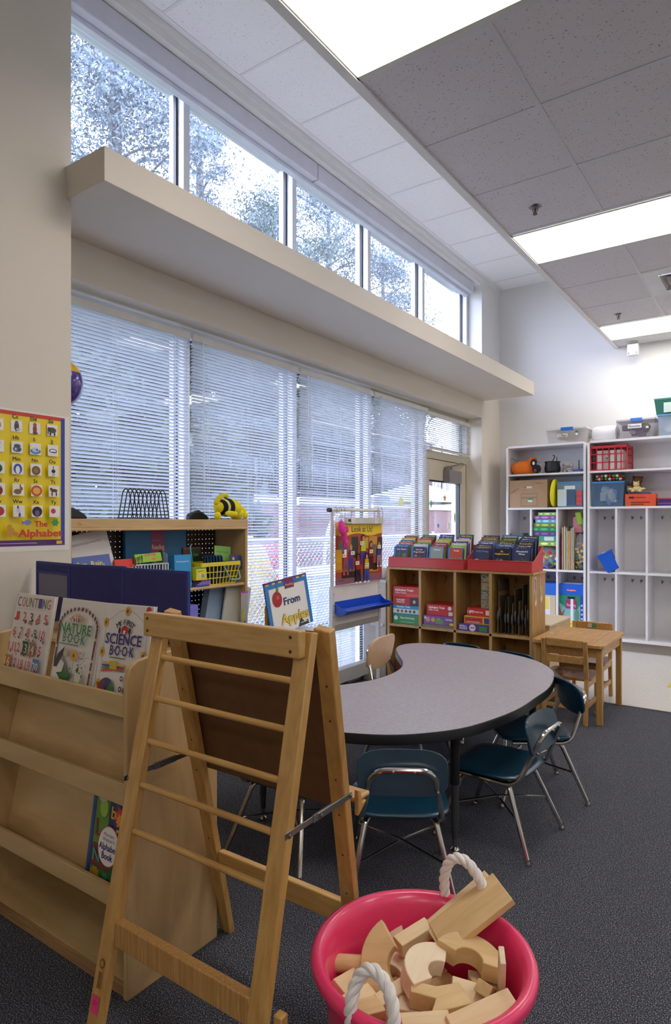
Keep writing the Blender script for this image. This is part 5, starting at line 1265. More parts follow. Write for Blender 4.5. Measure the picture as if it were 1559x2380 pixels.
for k, y in enumerate((3.545, 3.60, 3.64, 4.09, 4.14)):
    B().tube(smooth_path([(.0,U(y),1.432), (.014,U(y),1.436), (.018,U(y),1.41), (.018,U(y),1.375), (.008,U(y),1.365), (-.004,U(y),1.378)], 4), .0022, 6).build('ring_hook', STEEL, t, smooth=True)
B().box((-.004,U(YA)+.014,.64), (.008,U(YB_)-.014,.905)).build('whiteboard', paint((224,216,210), .3), t, bevel=.002)
B().box((-.006,U(YA)+.014,.60), (.006,U(YB_)-.014,.70)).build('lower_panel', paint((176,170,160), .45), t, bevel=.002)
BLT = paint((16,74,190), .35, coat=.2)
MX = Matrix(((1,0,0,0), (0,0,1,0), (0,1,0,0), (0,0,0,1)))
B().prism([(.013,.80),(.017,.80),(.017,.742),(.05,.722),(.085,.722),(.115,.748),(.118,.744),(.088,.714),(.048,.714),(.013,.736)], U(3.525), U(4.12), 0, MX).build('tray', BLT, t, bevel=.001)
for y in (3.522, 4.114): B().prism([(.013,.80),(.017,.79),(.05,.765),(.112,.752),(.118,.744),(.088,.712),(.048,.705),(.013,.725)], U(y), U(y)+.006, 0, MX).build('tray_end', BLT, t, bevel=.002)
# poster hanging from clips, and the clip bar
t = tag(B().box((0,-.30,-.425), (.0008,.30,0)).build('class_poster', paint((200,90,70), .3)), 'poster titled Look at Us showing children, clipped on the chart stand', 'poster')
t.location = (-2.478, 3.82, 1.335)
a = Art((.0008,0,-.425), (0,1,0), (0,0,1)); w, h = .60, .425
a.rect(-w/2,0,w/2,h,(176,74,52))
a.poly([(-w/2,h)]+[(-w/2+w*k/12, h-.088-.010*sin(k*.9)) for k in range(13)]+[(w/2,h)], (236,200,30)); a.rect(-w/2,0,w/2,.05,(146,96,110))
a.text('Look at Us!', .03, h-.048, .042, (56,50,44), width=.27, bold=.0012)
a.rect(-w*.18,h*.42,-w*.04,h*.76,(54,66,60)); a.rect(-w*.45,h*.52,-w*.20,h*.70,(150,116,70)); a.rect(-w*.42,h*.54,-w*.25,h*.64,(90,130,140)); a.rect(w*.05,h*.56,w*.18,h*.74,(204,160,70)); a.rect(w*.20,h*.54,w*.38,h*.76,(196,150,60)); a.rect(w*.22,h*.42,w*.36,h*.62,(120,110,84)); a.rect(w*.40,h*.5,w*.5,h*.74,(70,50,50))
a.rect(-w*.5,h*.36,-w*.38,h*.56,(222,166,40)); a.rect(-w*.5,h*.22,-w*.38,h*.36,(214,150,40)); a.rect(-w*.5,h*.20,-w*.12,h*.24,(190,110,50)); a.rect(w*.2,h*.16,w*.4,h*.2,(210,150,50)); a.rect(-w*.38,h*.1,-w*.1,h*.2,(60,40,36)); a.rect(w*.28,h*.18,w*.38,h*.30,(44,36,40))
def kid(u, v, s_, hair, skin, top, legs, shoe=None, card=None):
    a.ell(u, v+.050*s_, .017*s_, .022*s_, hair, 14); a.poly([(u-.028*s_,v-.03*s_),(u+.028*s_,v-.03*s_),(u+.020*s_,v+.030*s_),(u-.020*s_,v+.030*s_)], top); a.ell(u, v+.044*s_, .012*s_, .015*s_, skin, 14)
    a.poly([(u-.028*s_,v-.03*s_),(u+.026*s_,v-.03*s_),(u+.030*s_,v-.10*s_),(u+.010*s_,v-.11*s_),(u,v-.05*s_),(u-.014*s_,v-.11*s_),(u-.032*s_,v-.10*s_)], legs)
    if shoe: a.ell(u-.02*s_, v-.11*s_, .013*s_, .007*s_, shoe, 10); a.ell(u+.02*s_, v-.11*s_, .013*s_, .007*s_, shoe, 10)
    if card: a.rect(u-.024+card[0], v-.012+card[1], u+.024+card[0], v+.014+card[1], (232,226,200)); a.squig(u+card[0], v+.002+card[1], .026, .005, (90,80,60))
BRW = (70,44,32); SK = (206,150,120); SK2 = (130,84,60)
kid(-w*.30, h*.46, 1.15, BRW, SK, (190,60,60), (140,80,90), (200,80,70), (-.02,.0)); kid(-w*.20, h*.47, 1.0, (200,140,60), SK, (110,60,120), (60,60,150), (60,120,110), (.02,.01))
kid(w*.06, h*.60, 1.2, BRW, SK, (200,210,50), (80,60,140), None, (-.02,.02)); kid(w*.23, h*.50, 1.1, BRW, SK, (140,50,60), (60,40,50), (60,40,40), (.0,.0)); kid(w*.41, h*.50, 1.0, (150,110,60), SK, (50,70,140), (150,140,160), (220,220,220), (.0,.03))
kid(-w*.06, h*.30, 1.15, (50,30,24), SK2, (160,50,50), (40,36,50), (236,234,230), (-.012,.01)); kid(w*.12, h*.30, 1.15, (44,32,28), SK, (224,170,40), (50,80,160), (236,234,230), (.004,-.008))
a.squig(-w*.40, .03, .09, .003, (70,40,50)); a.build('poster_print', t, .3)
t = thing('poster_clip_bar', 'white metal clip rail holding the class poster', 'clip rail', (-2.468, 3.84, 1.345))
B().box((-.008,-.22,-.022), (.014,.27,.022)).build('rail', paint((200,196,192), .4), t, bevel=.002)
for y in (-.14, .16): B().box((.014,y-.028,-.022), (.017,y+.028,.022)).build('clip', paint((222,218,214), .35), t, bevel=.001)
B().tube([(0,-.14,.02), (0,-.14,.07)], .002, 5).tube([(0,.16,.02), (0,.16,.07)], .002, 5).build('hanger', STEEL, t)
B().box((.0145,-.20,-.008), (.0155,-.17,.01)).build('knob', BLACKP, t)
# pink plush monkey hanging on the post
PINK = paint((222,60,150), .9, 0, .05, 40)
t = thing('plush_monkey', 'small pink plush animal hanging at the upper left of the class poster', 'stuffed toy', (-2.440, 3.545, 1.24))
B().ell((0,-.01,.062), (.02,.032,.045), n=16).build('head', PINK, t, smooth=True)
B().ell((.0,.025,.0), (.02,.022,.045), n=14).ell((.0,.012,.03), (.02,.03,.028), n=12).build('body', PINK, t, smooth=True)
B().ell((.0,.04,-.06), (.018,.022,.03), n=12).build('leg', PINK, t, smooth=True); B().ell((.006,.045,.045), (.014,.018,.022), n=12).build('arm', PINK, t, smooth=True); B().ell((.006,.035,-.04), (.016,.018,.026), n=12).build('leg', PINK, t, smooth=True)
B().tube([(0,0,.10), (-.02,-.01,.19)], .002, 5).build('strap', paint((220,190,70), .7), t)
tg = B().box((.016,.0,-.125), (.017,.028,-.09)).build('paper_tag', paint((236,234,230), .6), t)

# ================================================================ WALL CUBBIES AT THE BACK
WL = paint((232,230,232), .35, 0, .01)
YF, YBk = 7.15, 7.545
def unit(label, xs, x0, x1, rx):
    t = thing('locker_unit', label, 'cubby unit', ((x0+x1)/2, YF, 0)); ox = (x0+x1)/2
    def V(x, y, z): return (x-ox, y-YF, z)
    for x in (x0, x1): B().box(V(x-.012,YF,.10), V(x+.012,YBk-.02,2.18)).build('side_panel', WL, t, bevel=.002)
    for nm, z, th in (('top', 2.175, .024), ('shelf', 1.858, .02), ('shelf', 1.477, .022), ('shelf', .795, .022), ('bottom_shelf', .10, .03)):
        B().box(V(x0+.012,YF,z), V(x1-.012,YBk-.02,z+th)).build(nm, WL, t, bevel=.002)
    for x in xs: B().box(V(x-.010,YF+.001,.13), V(x+.010,YBk-.02,1.477)).build('divider', WL, t, bevel=.0015)
    B().box(V(x0-.012,YBk-.02,.10), V(x1+.012,YBk-.008,2.19)).build('back_panel', WL, t)
    B().box(V(x0-.012,YF+.05,0), V(x1+.012,YF+.07,.10)).build('toe_kick', paint((148,138,128), .5), t)
    ed = [x0]+list(xs)+[x1]
    for i in range(len(ed)-1):
        for z in (1.375, .70):
            for q in (.32, .62):
                xm = ed[i]+(ed[i+1]-ed[i])*q
                b = B().tube(smooth_path([V(xm,YBk-.022,z+.02), V(xm,YBk-.045,z-.005), V(xm,YBk-.075,z-.0), V(xm,YBk-.08,z+.03)], 4), .0035, 6).tube([V(xm,YBk-.04,z), V(xm+.02,YBk-.07,z+.02)], .003, 6)
                b.build('coat_hook', paint((110,108,106), .35, .7), t, smooth=True)
    return t
unit('white wall cubby unit at the back left, holding toys and games', (-2.363, -2.074), -2.635, -1.785, 0)
unit('white wall cubby unit at the back right, mostly empty lockers', (-1.47, -1.18, -.89, -.60), -1.745, -.31, 0)
ST = 2.2005
def tote(name, label, x0, x1, y0, y1, z0, z1, col, lidc, op=.45, deco=None, fill=None, lidh=.02, latch=None):
    t = thing(name, label, 'storage tub', ((x0+x1)/2, (y0+y1)/2, z0)); w, d, h = (x1-x0)/2, (y1-y0)/2, z1-z0
    hb = h-lidh; k = .90; th = .004
    def shell(kk, zz): return [(-w*kk*.98,-d*kk*.98,zz), (w*kk*.98,-d*kk*.98,zz), (w*kk*.98,d*kk*.98,zz), (-w*kk*.98,d*kk*.98,zz)]
    vs = shell(k,0)+shell(1,hb)
    B().add(vs, [(3,2,1,0), (0,1,5,4), (1,2,6,5), (2,3,7,6), (3,0,4,7)]).build('tub', frosted(col, op), t)
    B().box((-w,-d,hb), (w,d,h)).build('lid', frosted(lidc, .85) if lidh else paint(lidc), t, bevel=.004)
    if latch: 
        for s_ in (-1,): B().box((-w*.25,-d-.006,hb-.01), (w*.35,-d+.01,h+.004)).build('latch', paint(latch, .35), t, bevel=.002)
    if fill:
        rr = random.Random(fill[0])
        for q in range(fill[1]):
            c = rr.choice(fill[2]); s_ = rr.uniform(.16,.30)
            sx = min(w*.5, rr.uniform(.03,.07)); sy = min(d*.5, .05); sz = hb*rr.uniform(.15,.36)
            cx_, cy_, cz_ = rr.uniform(-1,1)*(w*k-sx-.008), rr.uniform(-1,.2)*(d*k-sy-.008), rr.uniform(sz+.004, max(sz+.005, hb-sz-.01))
            b = B()
            if rr.random() < .5: b.ell((cx_,cy_,cz_), (sx,sy,sz), n=10)
            else: b.cbox((cx_,cy_,cz_), (sx*1.5,sy*1.4,sz*1.5))
            b.build('contents', paint(c, .6), t, smooth=True, bevel=.003)
    if deco: a = Art((0,-d*1.0-.002,0), (1,0,0), (0,0,1)); deco(a, w*2, h); a.build('paper_label', t)
    return t
tote('storage_tub', 'clear tub labelled October with a blue latch on top of the left cubby unit', -2.20, -1.77, 7.17, 7.46, ST, ST+.165, (214,208,204), (226,222,220), .5, lambda a, w, h: (a.rect(-.09,h*.40,.02,h*.60,(236,236,236)), a.text('October', -.035, h*.5, .024, (40,40,60), width=.10, bold=.001), a.rect(.10,h*.42,.13,h*.72,(60,120,80)), a.rect(.102,h*.44,.128,h*.6,(236,236,236)), a.line((-.09,h*.85),(.03,.02),.012,(170,160,110))), (3, 9, [(120,90,90),(190,160,140),(90,100,130),(210,200,190),(150,120,110)]), .022, (40,110,210))
t = thing('drink_jug', 'round white plastic jug lying on its side between the month tubs', 'jug', (-1.625, 7.36, ST+.088), rot=(0, pi/2, 0))
B().lathe([(0,-.13),(.05,-.13),(.075,-.115),(.085,-.07),(.087,.06),(.080,.12),(.05,.14),(0,.14)], 28).build('body', frosted((234,234,236), .9), t, smooth=True)
B().lathe([(0,-.165),(.035,-.165),(.036,-.13)], 20).build('cap', paint((190,188,186), .3, .6), t, smooth=True)
tote('storage_tub', 'clear tub labelled November with a blue latch on top of the right cubby unit', -1.475, -1.105, 7.17, 7.46, ST, ST+.20, (150,140,150), (206,200,206), .4, lambda a, w, h: (a.rect(-.07,h*.50,.06,h*.72,(238,238,238)), a.text('November', -.005, h*.61, .026, (40,40,50), width=.115, bold=.001), a.rect(.10,h*.52,.125,h*.70,(60,120,80)), a.rect(.10,h*.46,.125,h*.56,(236,236,236))), (8, 11, [(40,36,44),(110,80,110),(150,110,90),(90,70,90),(190,180,190)]), .022, (60,120,214))
tote('storage_tub', 'clear tub with a light blue lid at the right picture edge, under the green tub', -1.09, -.72, 7.19, 7.47, ST, ST+.22, (170,190,210), (90,150,200), .45, None, (5, 8, [(214,206,120),(190,200,210),(90,120,150),(220,220,220)]))
tote('storage_tub', 'dark green tub stacked on the blue lidded tub at the right edge', -1.12, -.74, 7.19, 7.47, ST+.2205, ST+.385, (40,110,96), (44,128,108), .9, lambda a, w, h: a.rect(-.10,h*.1,.05,h*.7,(196,214,206)))
def stand(z): return z+.001
S1, S2, S3, S4 = 1.879, 1.500, .818, .131
# orange cloth bag
t = thing('orange_bag', 'crumpled orange pumpkin cloth bag on the upper left shelf', 'bag', (-2.47, 7.25, stand(S1)))
b = B(); rr = random.Random(1)
b.ell((0,0,.075), (.15,.085,.085), n=30)
o = b.build('cloth', paint((236,120,28), .8, 0, .08), t, smooth=True)
for v in o.data.vertices:
    k = 1+.10*sin(v.co.x*60+v.co.z*30)*cos(v.co.y*50); v.co.x *= k; v.co.z = max(0, (v.co.z-.075)*k+.07)
B().ell((.10,0,.15), (.05,.04,.045), n=14).ell((.06,.0,.14), (.07,.04,.03), n=12).build('gathered_top', paint((232,112,26), .8), t, smooth=True)
B().tube(smooth_path([(-.02,0,.14), (-.10,.0,.165), (-.15,0,.20)], 4), .004, 6).build('green_ribbon', paint((90,130,50), .7), t)
t = thing('black_plush', 'small black and white plush beside the orange bag', 'stuffed toy', (-2.335, 7.165, stand(S1)))
B().ell((0,0,.12), (.035,.035,.045), n=14).ell((.035,0,.05), (.05,.04,.05), n=12).build('body', paint((30,28,30), .95), t, smooth=True); B().ell((.01,-.034,.11), (.014,.006,.02), n=8).build('belly', paint((220,216,206), .9), t, smooth=True); B().ell((.03,-.04,.03), (.016,.01,.018), n=8).build('foot', paint((120,60,120), .9), t, smooth=True)
t = thing('black_cauldron', 'black plastic cauldron pail on the upper left shelf', 'bucket', (-2.155, 7.26, stand(S1)))
B().lathe([(0,0),(.06,0),(.082,.02),(.086,.06),(.078,.105),(.082,.125),(.088,.13),(.078,.13),(.074,.11),(.08,.06),(.0,.02)], 24).build('pot', BLACKP, t, smooth=True)
B().tube(smooth_path([(.0,-.02,.12), (.03,-.02,.18), (.01,-.01,.20)], 4), .005, 5).tube(smooth_path([(.05,0,.12), (.045,0,.18)], 3), .004, 5).build('handle', BLACKP, t)
def beadbag(name, label, cat, x, y, z, w, h, cols, seed, n=60, r=(.008,.014), shell=True, d=.05):
    t = thing(name, label, cat, (x, y, z)); rr = random.Random(seed); by = {}
    for k in range(n):
        q = (rr.uniform(-1,1)*(w/2-.015), rr.uniform(-1,1)*(d-.012), rr.uniform(.015, h*.72)); c = rr.choice(cols)
        by.setdefault(c, B()).ell(q, (rr.uniform(*r),)*3, n=7)
    for c, b in by.items(): tag_kind(b.build('pieces', paint(c, .35), t, smooth=True))
    if shell: pad_bag(t, w, h, d)
    return t
def tag_kind(o): o['kind'] = 'stuff'; return o
def pad_bag(t, w, h, d):
    b = B().ell((0,0,h/2), (w/2,d,h/2), n=16); b.build('clear_bag', frosted((230,232,238), .22, .15), t, smooth=True)
beadbag('candy_bag', 'clear bag of coloured sweets beside the black cauldron', 'bag', -1.995, 7.27, stand(S1), .13, .13, [(190,110,100),(226,206,130),(120,140,90),(230,226,220),(150,90,110)], 3, 110, (.007,.010))
t = thing('ring_stacker', 'small blue and red ring stacking toy with a green peg', 'toy', (-1.865, 7.24, stand(S1)))
B().lathe([(0,0),(.055,0),(.055,.012),(0,.012)], 20).build('base', paint((190,60,60), .4), t, smooth=True); B().lathe([(.02,.012),(.06,.012),(.06,.028),(.02,.028)], 20).build('ring', paint((50,100,190), .4), t, smooth=True); B().tube([(0,0,.02), (0,0,.13)], .007, 8).build('peg', paint((30,110,80), .4), t, smooth=True)
# cardboard box etc on second shelf
t = gbox('cardboard_box', 'brown cardboard storage box with a green tag on the second shelf', 'box', -2.615, -2.185, 7.17, 7.48, S2+.001, S2+.31, (176,142,104), lambda a, w, h: (a.rect(-w*.06,h*.70,w*.10,h*.77,(226,220,210)), a.rect(-w*.09,h*.71,-w*.04,h*.76,(120,90,60)),
   [a.line(p, q, .003, (70,56,44)) for p, q in (((-w*.18,h*.34),(w*.24,h*.34)), ((w*.24,h*.34),(w*.24,h*.06)), ((w*.24,h*.06),(-w*.18,h*.06)), ((-w*.18,h*.06),(-w*.18,h*.34)), ((-w*.18,h*.38),(w*.24,h*.38)), ((-w*.18,h*.50),(w*.24,h*.50)), ((-w*.18,h*.38),(-w*.18,h*.50)), ((w*.24,h*.38),(w*.24,h*.50)))],
   a.squig(w*.30, h*.88, w*.2, .003, (120,100,80), 2), a.text('Tangrams', -w*.36, h*.62, .02, (90,70,56), rot=.5), a.rect(0,h*.27,w*.12,h*.34,(50,150,80)), a.rect(0,h*.20,w*.12,h*.27,(230,230,226))))
t = thing('yellow_disc', 'bright yellow plastic disc leaning beside the cardboard box', 'toy', (-2.115, 7.20, S2+.16), rot=(0, .06, 0))
B().lathe([(0,-.012),(.125,-.012),(.15,-.005),(.152,.01),(.13,.014),(0,.006)], 30, T=Matrix.Rotation(pi/2, 4, 'Y')).build('disc', paint((232,220,30), .35), t, smooth=True)
tote('storage_tub', 'clear tub with a light blue lid on the second shelf, left unit', -2.085, -1.80, 7.17, 7.46, S2+.001, S2+.275, (150,190,220), (90,150,200), .5, lambda a, w, h: (a.rect(-w*.46,.01,-w*.12,h*.7,(206,224,236)), a.rect(-w*.10,h*.08,w*.2,h*.66,(60,90,120)), a.rect(w*.24,.02,w*.44,h*.66,(206,80,84)), a.rect(w*.24,h*.2,w*.44,h*.22,(150,50,60)), a.rect(w*.24,h*.42,w*.44,h*.44,(150,50,60)), a.rect(-w*.2,h*.7,w*.2,h*.84,(220,226,230))))
# red crate
def crate(label, x0, x1, y0, y1, z, h):
    t = thing('milk_crate', label, 'crate', ((x0+x1)/2, (y0+y1)/2, z)); w, d = (x1-x0)/2, (y1-y0)/2; RC = paint((196,34,46), .4)
    b = B()
    for s_ in (-1, 1):
        for k in range(7):
            u = -w+2*w*k/6; b.bar((u,s_*d,0), (u,s_*d,h), .010, .006, up=(0,1,0))
        for k in range(5):
            u = -d+2*d*k/4; b.bar((s_*w,u,0), (s_*w,u,h), .010, .006, up=(1,0,0))
        for z_ in (.006, h*.33, h*.66):
            b.bar((-w,s_*d,z_), (w,s_*d,z_), .006, .010); b.bar((s_*w,-d,z_), (s_*w,d,z_), .006, .010)
    b.box((-w,-d,0), (w,d,.004)); b.build('lattice', RC, t)
    B().bar((-w-.005,-d,h-.012), (w+.005,-d,h-.012), .010, .028).bar((-w-.005,d,h-.012), (w+.005,d,h-.012), .010, .028).bar((-w,-d,h-.012), (-w,d,h-.012), .010, .028).bar((w,-d,h-.012), (w,d,h-.012), .010, .028).build('rim', RC, t, bevel=.002)
    for k in range(4): B().box((-w+.05+k*.068,-d+.018,.006+.0), (-w+.108+k*.068,d-.03,h*.82)).build('paper_pack', paint([(226,222,220),(206,190,180),(232,228,226),(214,206,200)][k], .7), t, bevel=.004)
    B().box((-w+.014,-d+.02,.006), (-w+.045,d-.05,h*.7)).build('folder', paint((70,30,34), .6), t)
    a = Art((0,-d-.007,0), (1,0,0), (0,0,1)); a.rect(-.03,h*.40,.005,h*.52,(90,150,120)); a.rect(-.03,h*.46,.005,h*.52,(60,110,90)); a.build('paper_label', t)
    return t
crate('red plastic milk crate with papers on the upper shelf of the right unit', -1.725, -1.365, 7.17, 7.45, S1+.001, .26)
tote('storage_tub', 'clear tub with light blue lid under the bauble wreath, right unit', -1.728, -1.392, 7.17, 7.46, S2+.001, S2+.265, (110,150,190), (80,140,200), .4, None, (12, 13, [(90,70,150),(60,120,190),(190,110,170),(206,206,180),(50,80,140),(220,214,210),(150,150,200)]))
t = thing('bauble_wreath', 'garland of red, green and silver baubles on the blue tub lid', 'decoration', (-1.56, 7.27, S2+.268))
rr = random.Random(6)
for k in range(44):
    a_ = 2*pi*(k % 22)/22; r = .055
    o = B().ell((.13*cos(a_)*rr.uniform(.95,1.08), .07*sin(a_), .022+.032*(k//22)), (.019,.019,.019), n=12).build('bauble', paint([(190,30,40),(70,150,50),(214,214,218)][k % 3], .15, .5, 0), t, smooth=True)
t = thing('teddy_bear', 'brown teddy bear slumped at the back of the right unit shelf', 'stuffed toy', (-1.325, 7.39, S2+.096))
TB_ = paint((140,92,60), .95, 0, .06, 40); B().ell((0,.0,.10), (.065,.06,.075), n=16).build('body', TB_, t, smooth=True); B().ell((.02,-.01,.18), (.05,.045,.045), n=16).build('head', TB_, t, smooth=True); B().ell((-.015,-.01,.215), (.015,.01,.015), n=8).build('ear', TB_, t, smooth=True); B().ell((.06,-.01,.21), (.015,.01,.015), n=8).build('ear', TB_, t, smooth=True)
B().box((-.07,-.05,-.094), (.07,.08,.03)).build('cushion', paint((60,60,80), .9), t)
t = thing('teddy_bear', 'small cream teddy bear sitting on the orange box', 'stuffed toy', (-1.28, 7.21, S2+.1425))
CB_ = paint((222,200,140), .95, 0, .05, 40)
B().ell((0,0,.035), (.045,.03,.035), n=14).build('body', CB_, t, smooth=True); B().ell((-.005,-.008,.085), (.03,.027,.027), n=14).build('head', CB_, t, smooth=True)
for s_ in (-1, 1): B().ell((s_*.022-.005,-.006,.108), (.009,.006,.009), n=8).build('ear', CB_, t, smooth=True); B().ell((s_*.055,-.015,.035), (.028,.014,.013), n=10).build('arm', CB_, t, smooth=True); B().ell((s_*.035,-.035,.014), (.018,.025,.014), n=10).build('leg', CB_, t, smooth=True)
t = thing('teddy_bear', 'tan teddy bear head peeking left of the cream bear', 'stuffed toy', (-1.352, 7.235, S2+.142))
B().ell((0,0,.035), (.032,.03,.034), n=14).build('head', paint((190,140,80), .95), t, smooth=True); B().ell((-.02,0,.064), (.01,.008,.01), n=8).build('ear', paint((190,140,80), .95), t, smooth=True)
gbox('orange_box', 'flat orange cardboard box with black print on the second shelf', 'box', -1.385, -1.10, 7.17, 7.30, S2+.001, S2+.125, (226,84,50), lambda a, w, h: (a.rect(-w*.38,h*.62,-w*.2,h*.78,(60,30,24)), a.squig(w*.08,h*.7,w*.5,.008,(120,40,30)), a.squig(0,h*.30,w*.62,.010,(90,34,28),2)))
t = gbox('folder_stack', 'dark folder lying on the orange box', 'folder', -1.36, -1.16, 7.18, 7.30, S2+.1265, S2+.141, (60,70,120))
for k in range(5): tag(B().cbox((0,0,0), (.26,.24,.014)).build('cloth_bag', paint([(40,50,130),(190,40,60),(50,60,150),(60,40,110),(180,40,60)][k], .8)), 'folded red and blue cloth bags in a pile right of the orange box', 'cloth bag', 'folded red and blue cloth bags').location = (-.955+.006*(k % 2), 7.32, S2+.009+k*.0155)
# third level cubbies: books, game stack, files, bags
for k, (c, w) in enumerate((((190,60,56), .20), ((226,216,200), .16), ((60,90,130), .14), ((90,80,70), .13))):
    t = thing('stacked_book', ['red book at the bottom', 'cream book', 'blue book', 'dark book on top'][k]+' of the small pile in the first back locker', 'book', (-2.50-.01*k, 7.28, S3+.30+.0+k*.024+.001))
    B().box((-w/2,-.09,0), (w/2,.09,.022)).build('cover', paint(c, .45), t, bevel=.001)
t = gbox('cardboard_box', 'plain white box carrying the book pile in the first back locker', 'box', -2.61, -2.385, 7.18, 7.46, S3+.001, S3+.30, (216,212,210))
gs = [((150,170,90),.26,.050,'lime green'), ((70,150,120),.22,.062,'teal green'), ((90,60,120),.255,.048,'dark purple'), ((40,130,80),.27,.050,'green'), ((120,140,60),.245,.045,'red and green'), ((110,170,200),.23,.040,'light blue'), ((140,90,150),.25,.042,'violet'), ((150,190,110),.20,.036,'pale green')]
z = S3+.255
for k, (c, w, hh, nm) in enumerate(gs):
    def dd(a, w, h, k=k, c=c):
        cc = tuple(min(255, int(v*1.4)+20) for v in c)
        if k == 1: a.rect(-w*.1,h*.15,w*.38,h*.85,(206,226,220)); return
        a.ell(0,h*.5,w*.16,h*.28,cc); a.rect(-w*.4,h*.3,-w*.25,h*.7,cc); a.rect(w*.28,h*.3,w*.4,h*.7,cc)
    gbox('game_box', '%s board game box, %s in the tall stack of the second back locker' % (nm, ['lowest', 'second', 'third', 'fourth', 'fifth', 'sixth', 'seventh', 'topmost'][k]), 'box', -2.09-w, -2.09, 7.18, 7.42, z, z+hh-.001, c, dd); z += hh
beadbag('toy_bag', 'clear bag of mixed plastic toys below the game stack', 'bag', -2.215, 7.26, stand(S3), .26, .25, [(206,60,60),(60,110,190),(220,210,60),(120,170,70),(226,226,230),(70,60,90)], 5, 90, (.012,.024), d=.07)
for k in range(8):
    w = [.006,.016,.014,.010,.006,.018,.012,.010][k]; x = -2.045+sum([.006,.016,.014,.010,.006,.018,.012,.010][:k])+.006*k
    t = thing('file_folder', ['thin purple','cream','pale tan','beige','white','thick orange brown','grey','light grey'][k]+' folder standing in the third back locker', 'folder', (x, 7.19, stand(S3)))
    B().box((0,0,0), (w,.23,[.39,.46,.47,.45,.42,.42,.45,.46][k])).build('cover', paint([(150,30,90),(196,184,150),(206,196,166),(190,180,150),(226,226,230),(206,150,60),(190,190,180),(200,190,170)][k], .6), t, bevel=.001)
beadbag('toy_bag', 'clear bag of yellow and green flower pieces in the third back locker', 'bag', -1.858, 7.27, stand(S3), .120, .40, [(236,200,40),(236,200,40),(40,120,70),(40,120,70),(30,50,90),(180,50,40),(236,200,40)], 7, 120, (.010,.017), d=.06)
t = thing('toy_bag', 'pink and green wrapped packs on top of the flower piece bag', 'bag', (-1.86, 7.28, S3+.405))
B().box((-.07,-.04,0), (.03,.06,.17)).build('pack', paint((200,120,140), .4), t, bevel=.01); B().box((.0,-.06,.08), (.06,.04,.22), 0, Matrix.Rotation(-.2, 4, 'Y')).build('pack', paint((150,180,50), .5), t, bevel=.008); B().box((.035,-.07,.02), (.062,-.03,.15)).build('pack', paint((60,140,70), .4), t, bevel=.006)
t = thing('blue_bin', 'bright blue plastic bin lying tilted in the first right locker', 'bin', (-1.555, 7.22, S3+.105), rot=(0, radians(-28), radians(10)))
b = B(); w, d, h = .075, .10, .17
vs = [(-w*.8,-d*.9,-h*.6), (w*.8,-d*.9,-h*.6), (w*.8,d*.9,-h*.6), (-w*.8,d*.9,-h*.6), (-w,-d,h*.6), (w,-d,h*.6), (w,d,h*.6), (-w,d,h*.6)]
vs2 = [(v[0]*.94, v[1]*.94, v[2]+(.006 if v[2] < 0 else 0)) for v in vs]
b.add(vs, [(3,2,1,0), (0,1,5,4), (1,2,6,5), (2,3,7,6), (3,0,4,7)]); b.add(vs2, [(0,1,2,3), (4,5,1,0), (5,6,2,1), (6,7,3,2), (7,4,0,3)])
b.build('shell', paint((24,96,214), .35), t); ring_ = B(); ring_.box((-w-.008,-d-.008,h*.6-.012), (w+.008,-d+.004,h*.6)).box((-w-.008,d-.004,h*.6-.012), (w+.008,d+.008,h*.6)).box((-w-.008,-d,h*.6-.012), (-w+.004,d,h*.6)).box((w-.004,-d,h*.6-.012), (w+.008,d,h*.6)).build('rim', paint((30,104,220), .35), t, bevel=.002)
B().ell((0,0,.06), (.05,.07,.05), n=12).build('crumpled_bag', frosted((220,222,226), .6), t, smooth=True)
def reading_box(label, x0, x1, z, h):
    t = thing('carton', label, 'box', ((x0+x1)/2, 7.33, z)); w = (x1-x0)/2
    B().box((-w,-.14,0), (w,.14,h*.80)).build('body', paint((206,214,220), .4), t, bevel=.002); B().box((-w-.004,-.144,h*.78), (w+.004,.144,h)).build('lid', paint((20,96,206), .4), t, bevel=.003)
    B().box((-w+.02,-.08,h), (w-.04,.08,h+.004)).build('paper_sheets', paint((236,236,238), .6), t)
    a = Art((0,-.1448,0), (1,0,0), (0,0,1)); s_ = w*2
    a.rect(-w*.98,.0,w*.72,h*.78,(120,176,176)); a.poly([(-w*.98,h*.78),(w*.72,h*.78),(w*.72,h*.60),(w*.4,h*.46),(0,h*.62),(-w*.4,h*.5),(-w*.98,h*.62)], (30,130,104)); a.rect(w*.72,.0,w*.98,h*.78,(40,70,170)); a.poly([(-w*.98,0),(-w*.6,0),(-w*.7,h*.3),(-w*.5,h*.5),(-w*.8,h*.4),(-w*.98,h*.55)], (150,90,76))
    a.ell(0,h*.88,w*.42,h*.025,(190,50,90)); a.text('Houghton', 0, h*.88, .012, (240,230,236), width=w*.7, bold=.0006); a.rect(-w*.3,h*.70,w*.3,h*.75,(30,30,34)); a.rect(-w*.44,h*.50,w*.42,h*.68,(160,40,100)); a.text('Reading', 0, h*.58, .03, (226,180,190), width=w*.7, bold=.001); a.ell(w*.45,h*.36,w*.18,h*.14,(90,140,110)); a.rect(-w*.06,h*.14,w*.16,h*.7,(226,230,232)); a.rect(-w*.62,.0,w*.5,h*.26,(230,214,90)); a.squig(-w*.05,h*.21,w*.9,.004,(190,160,50),3)
    for k in range(5): a.rect(w*.78,h*.2+k*h*.09,w*.92,h*.24+k*h*.09,(190,200,226))
    a.build('box_print', t); return t
reading_box('tall blue and green reading kit carton with tape in the lower third back locker', -2.06, -1.80, S4+.001, .53)
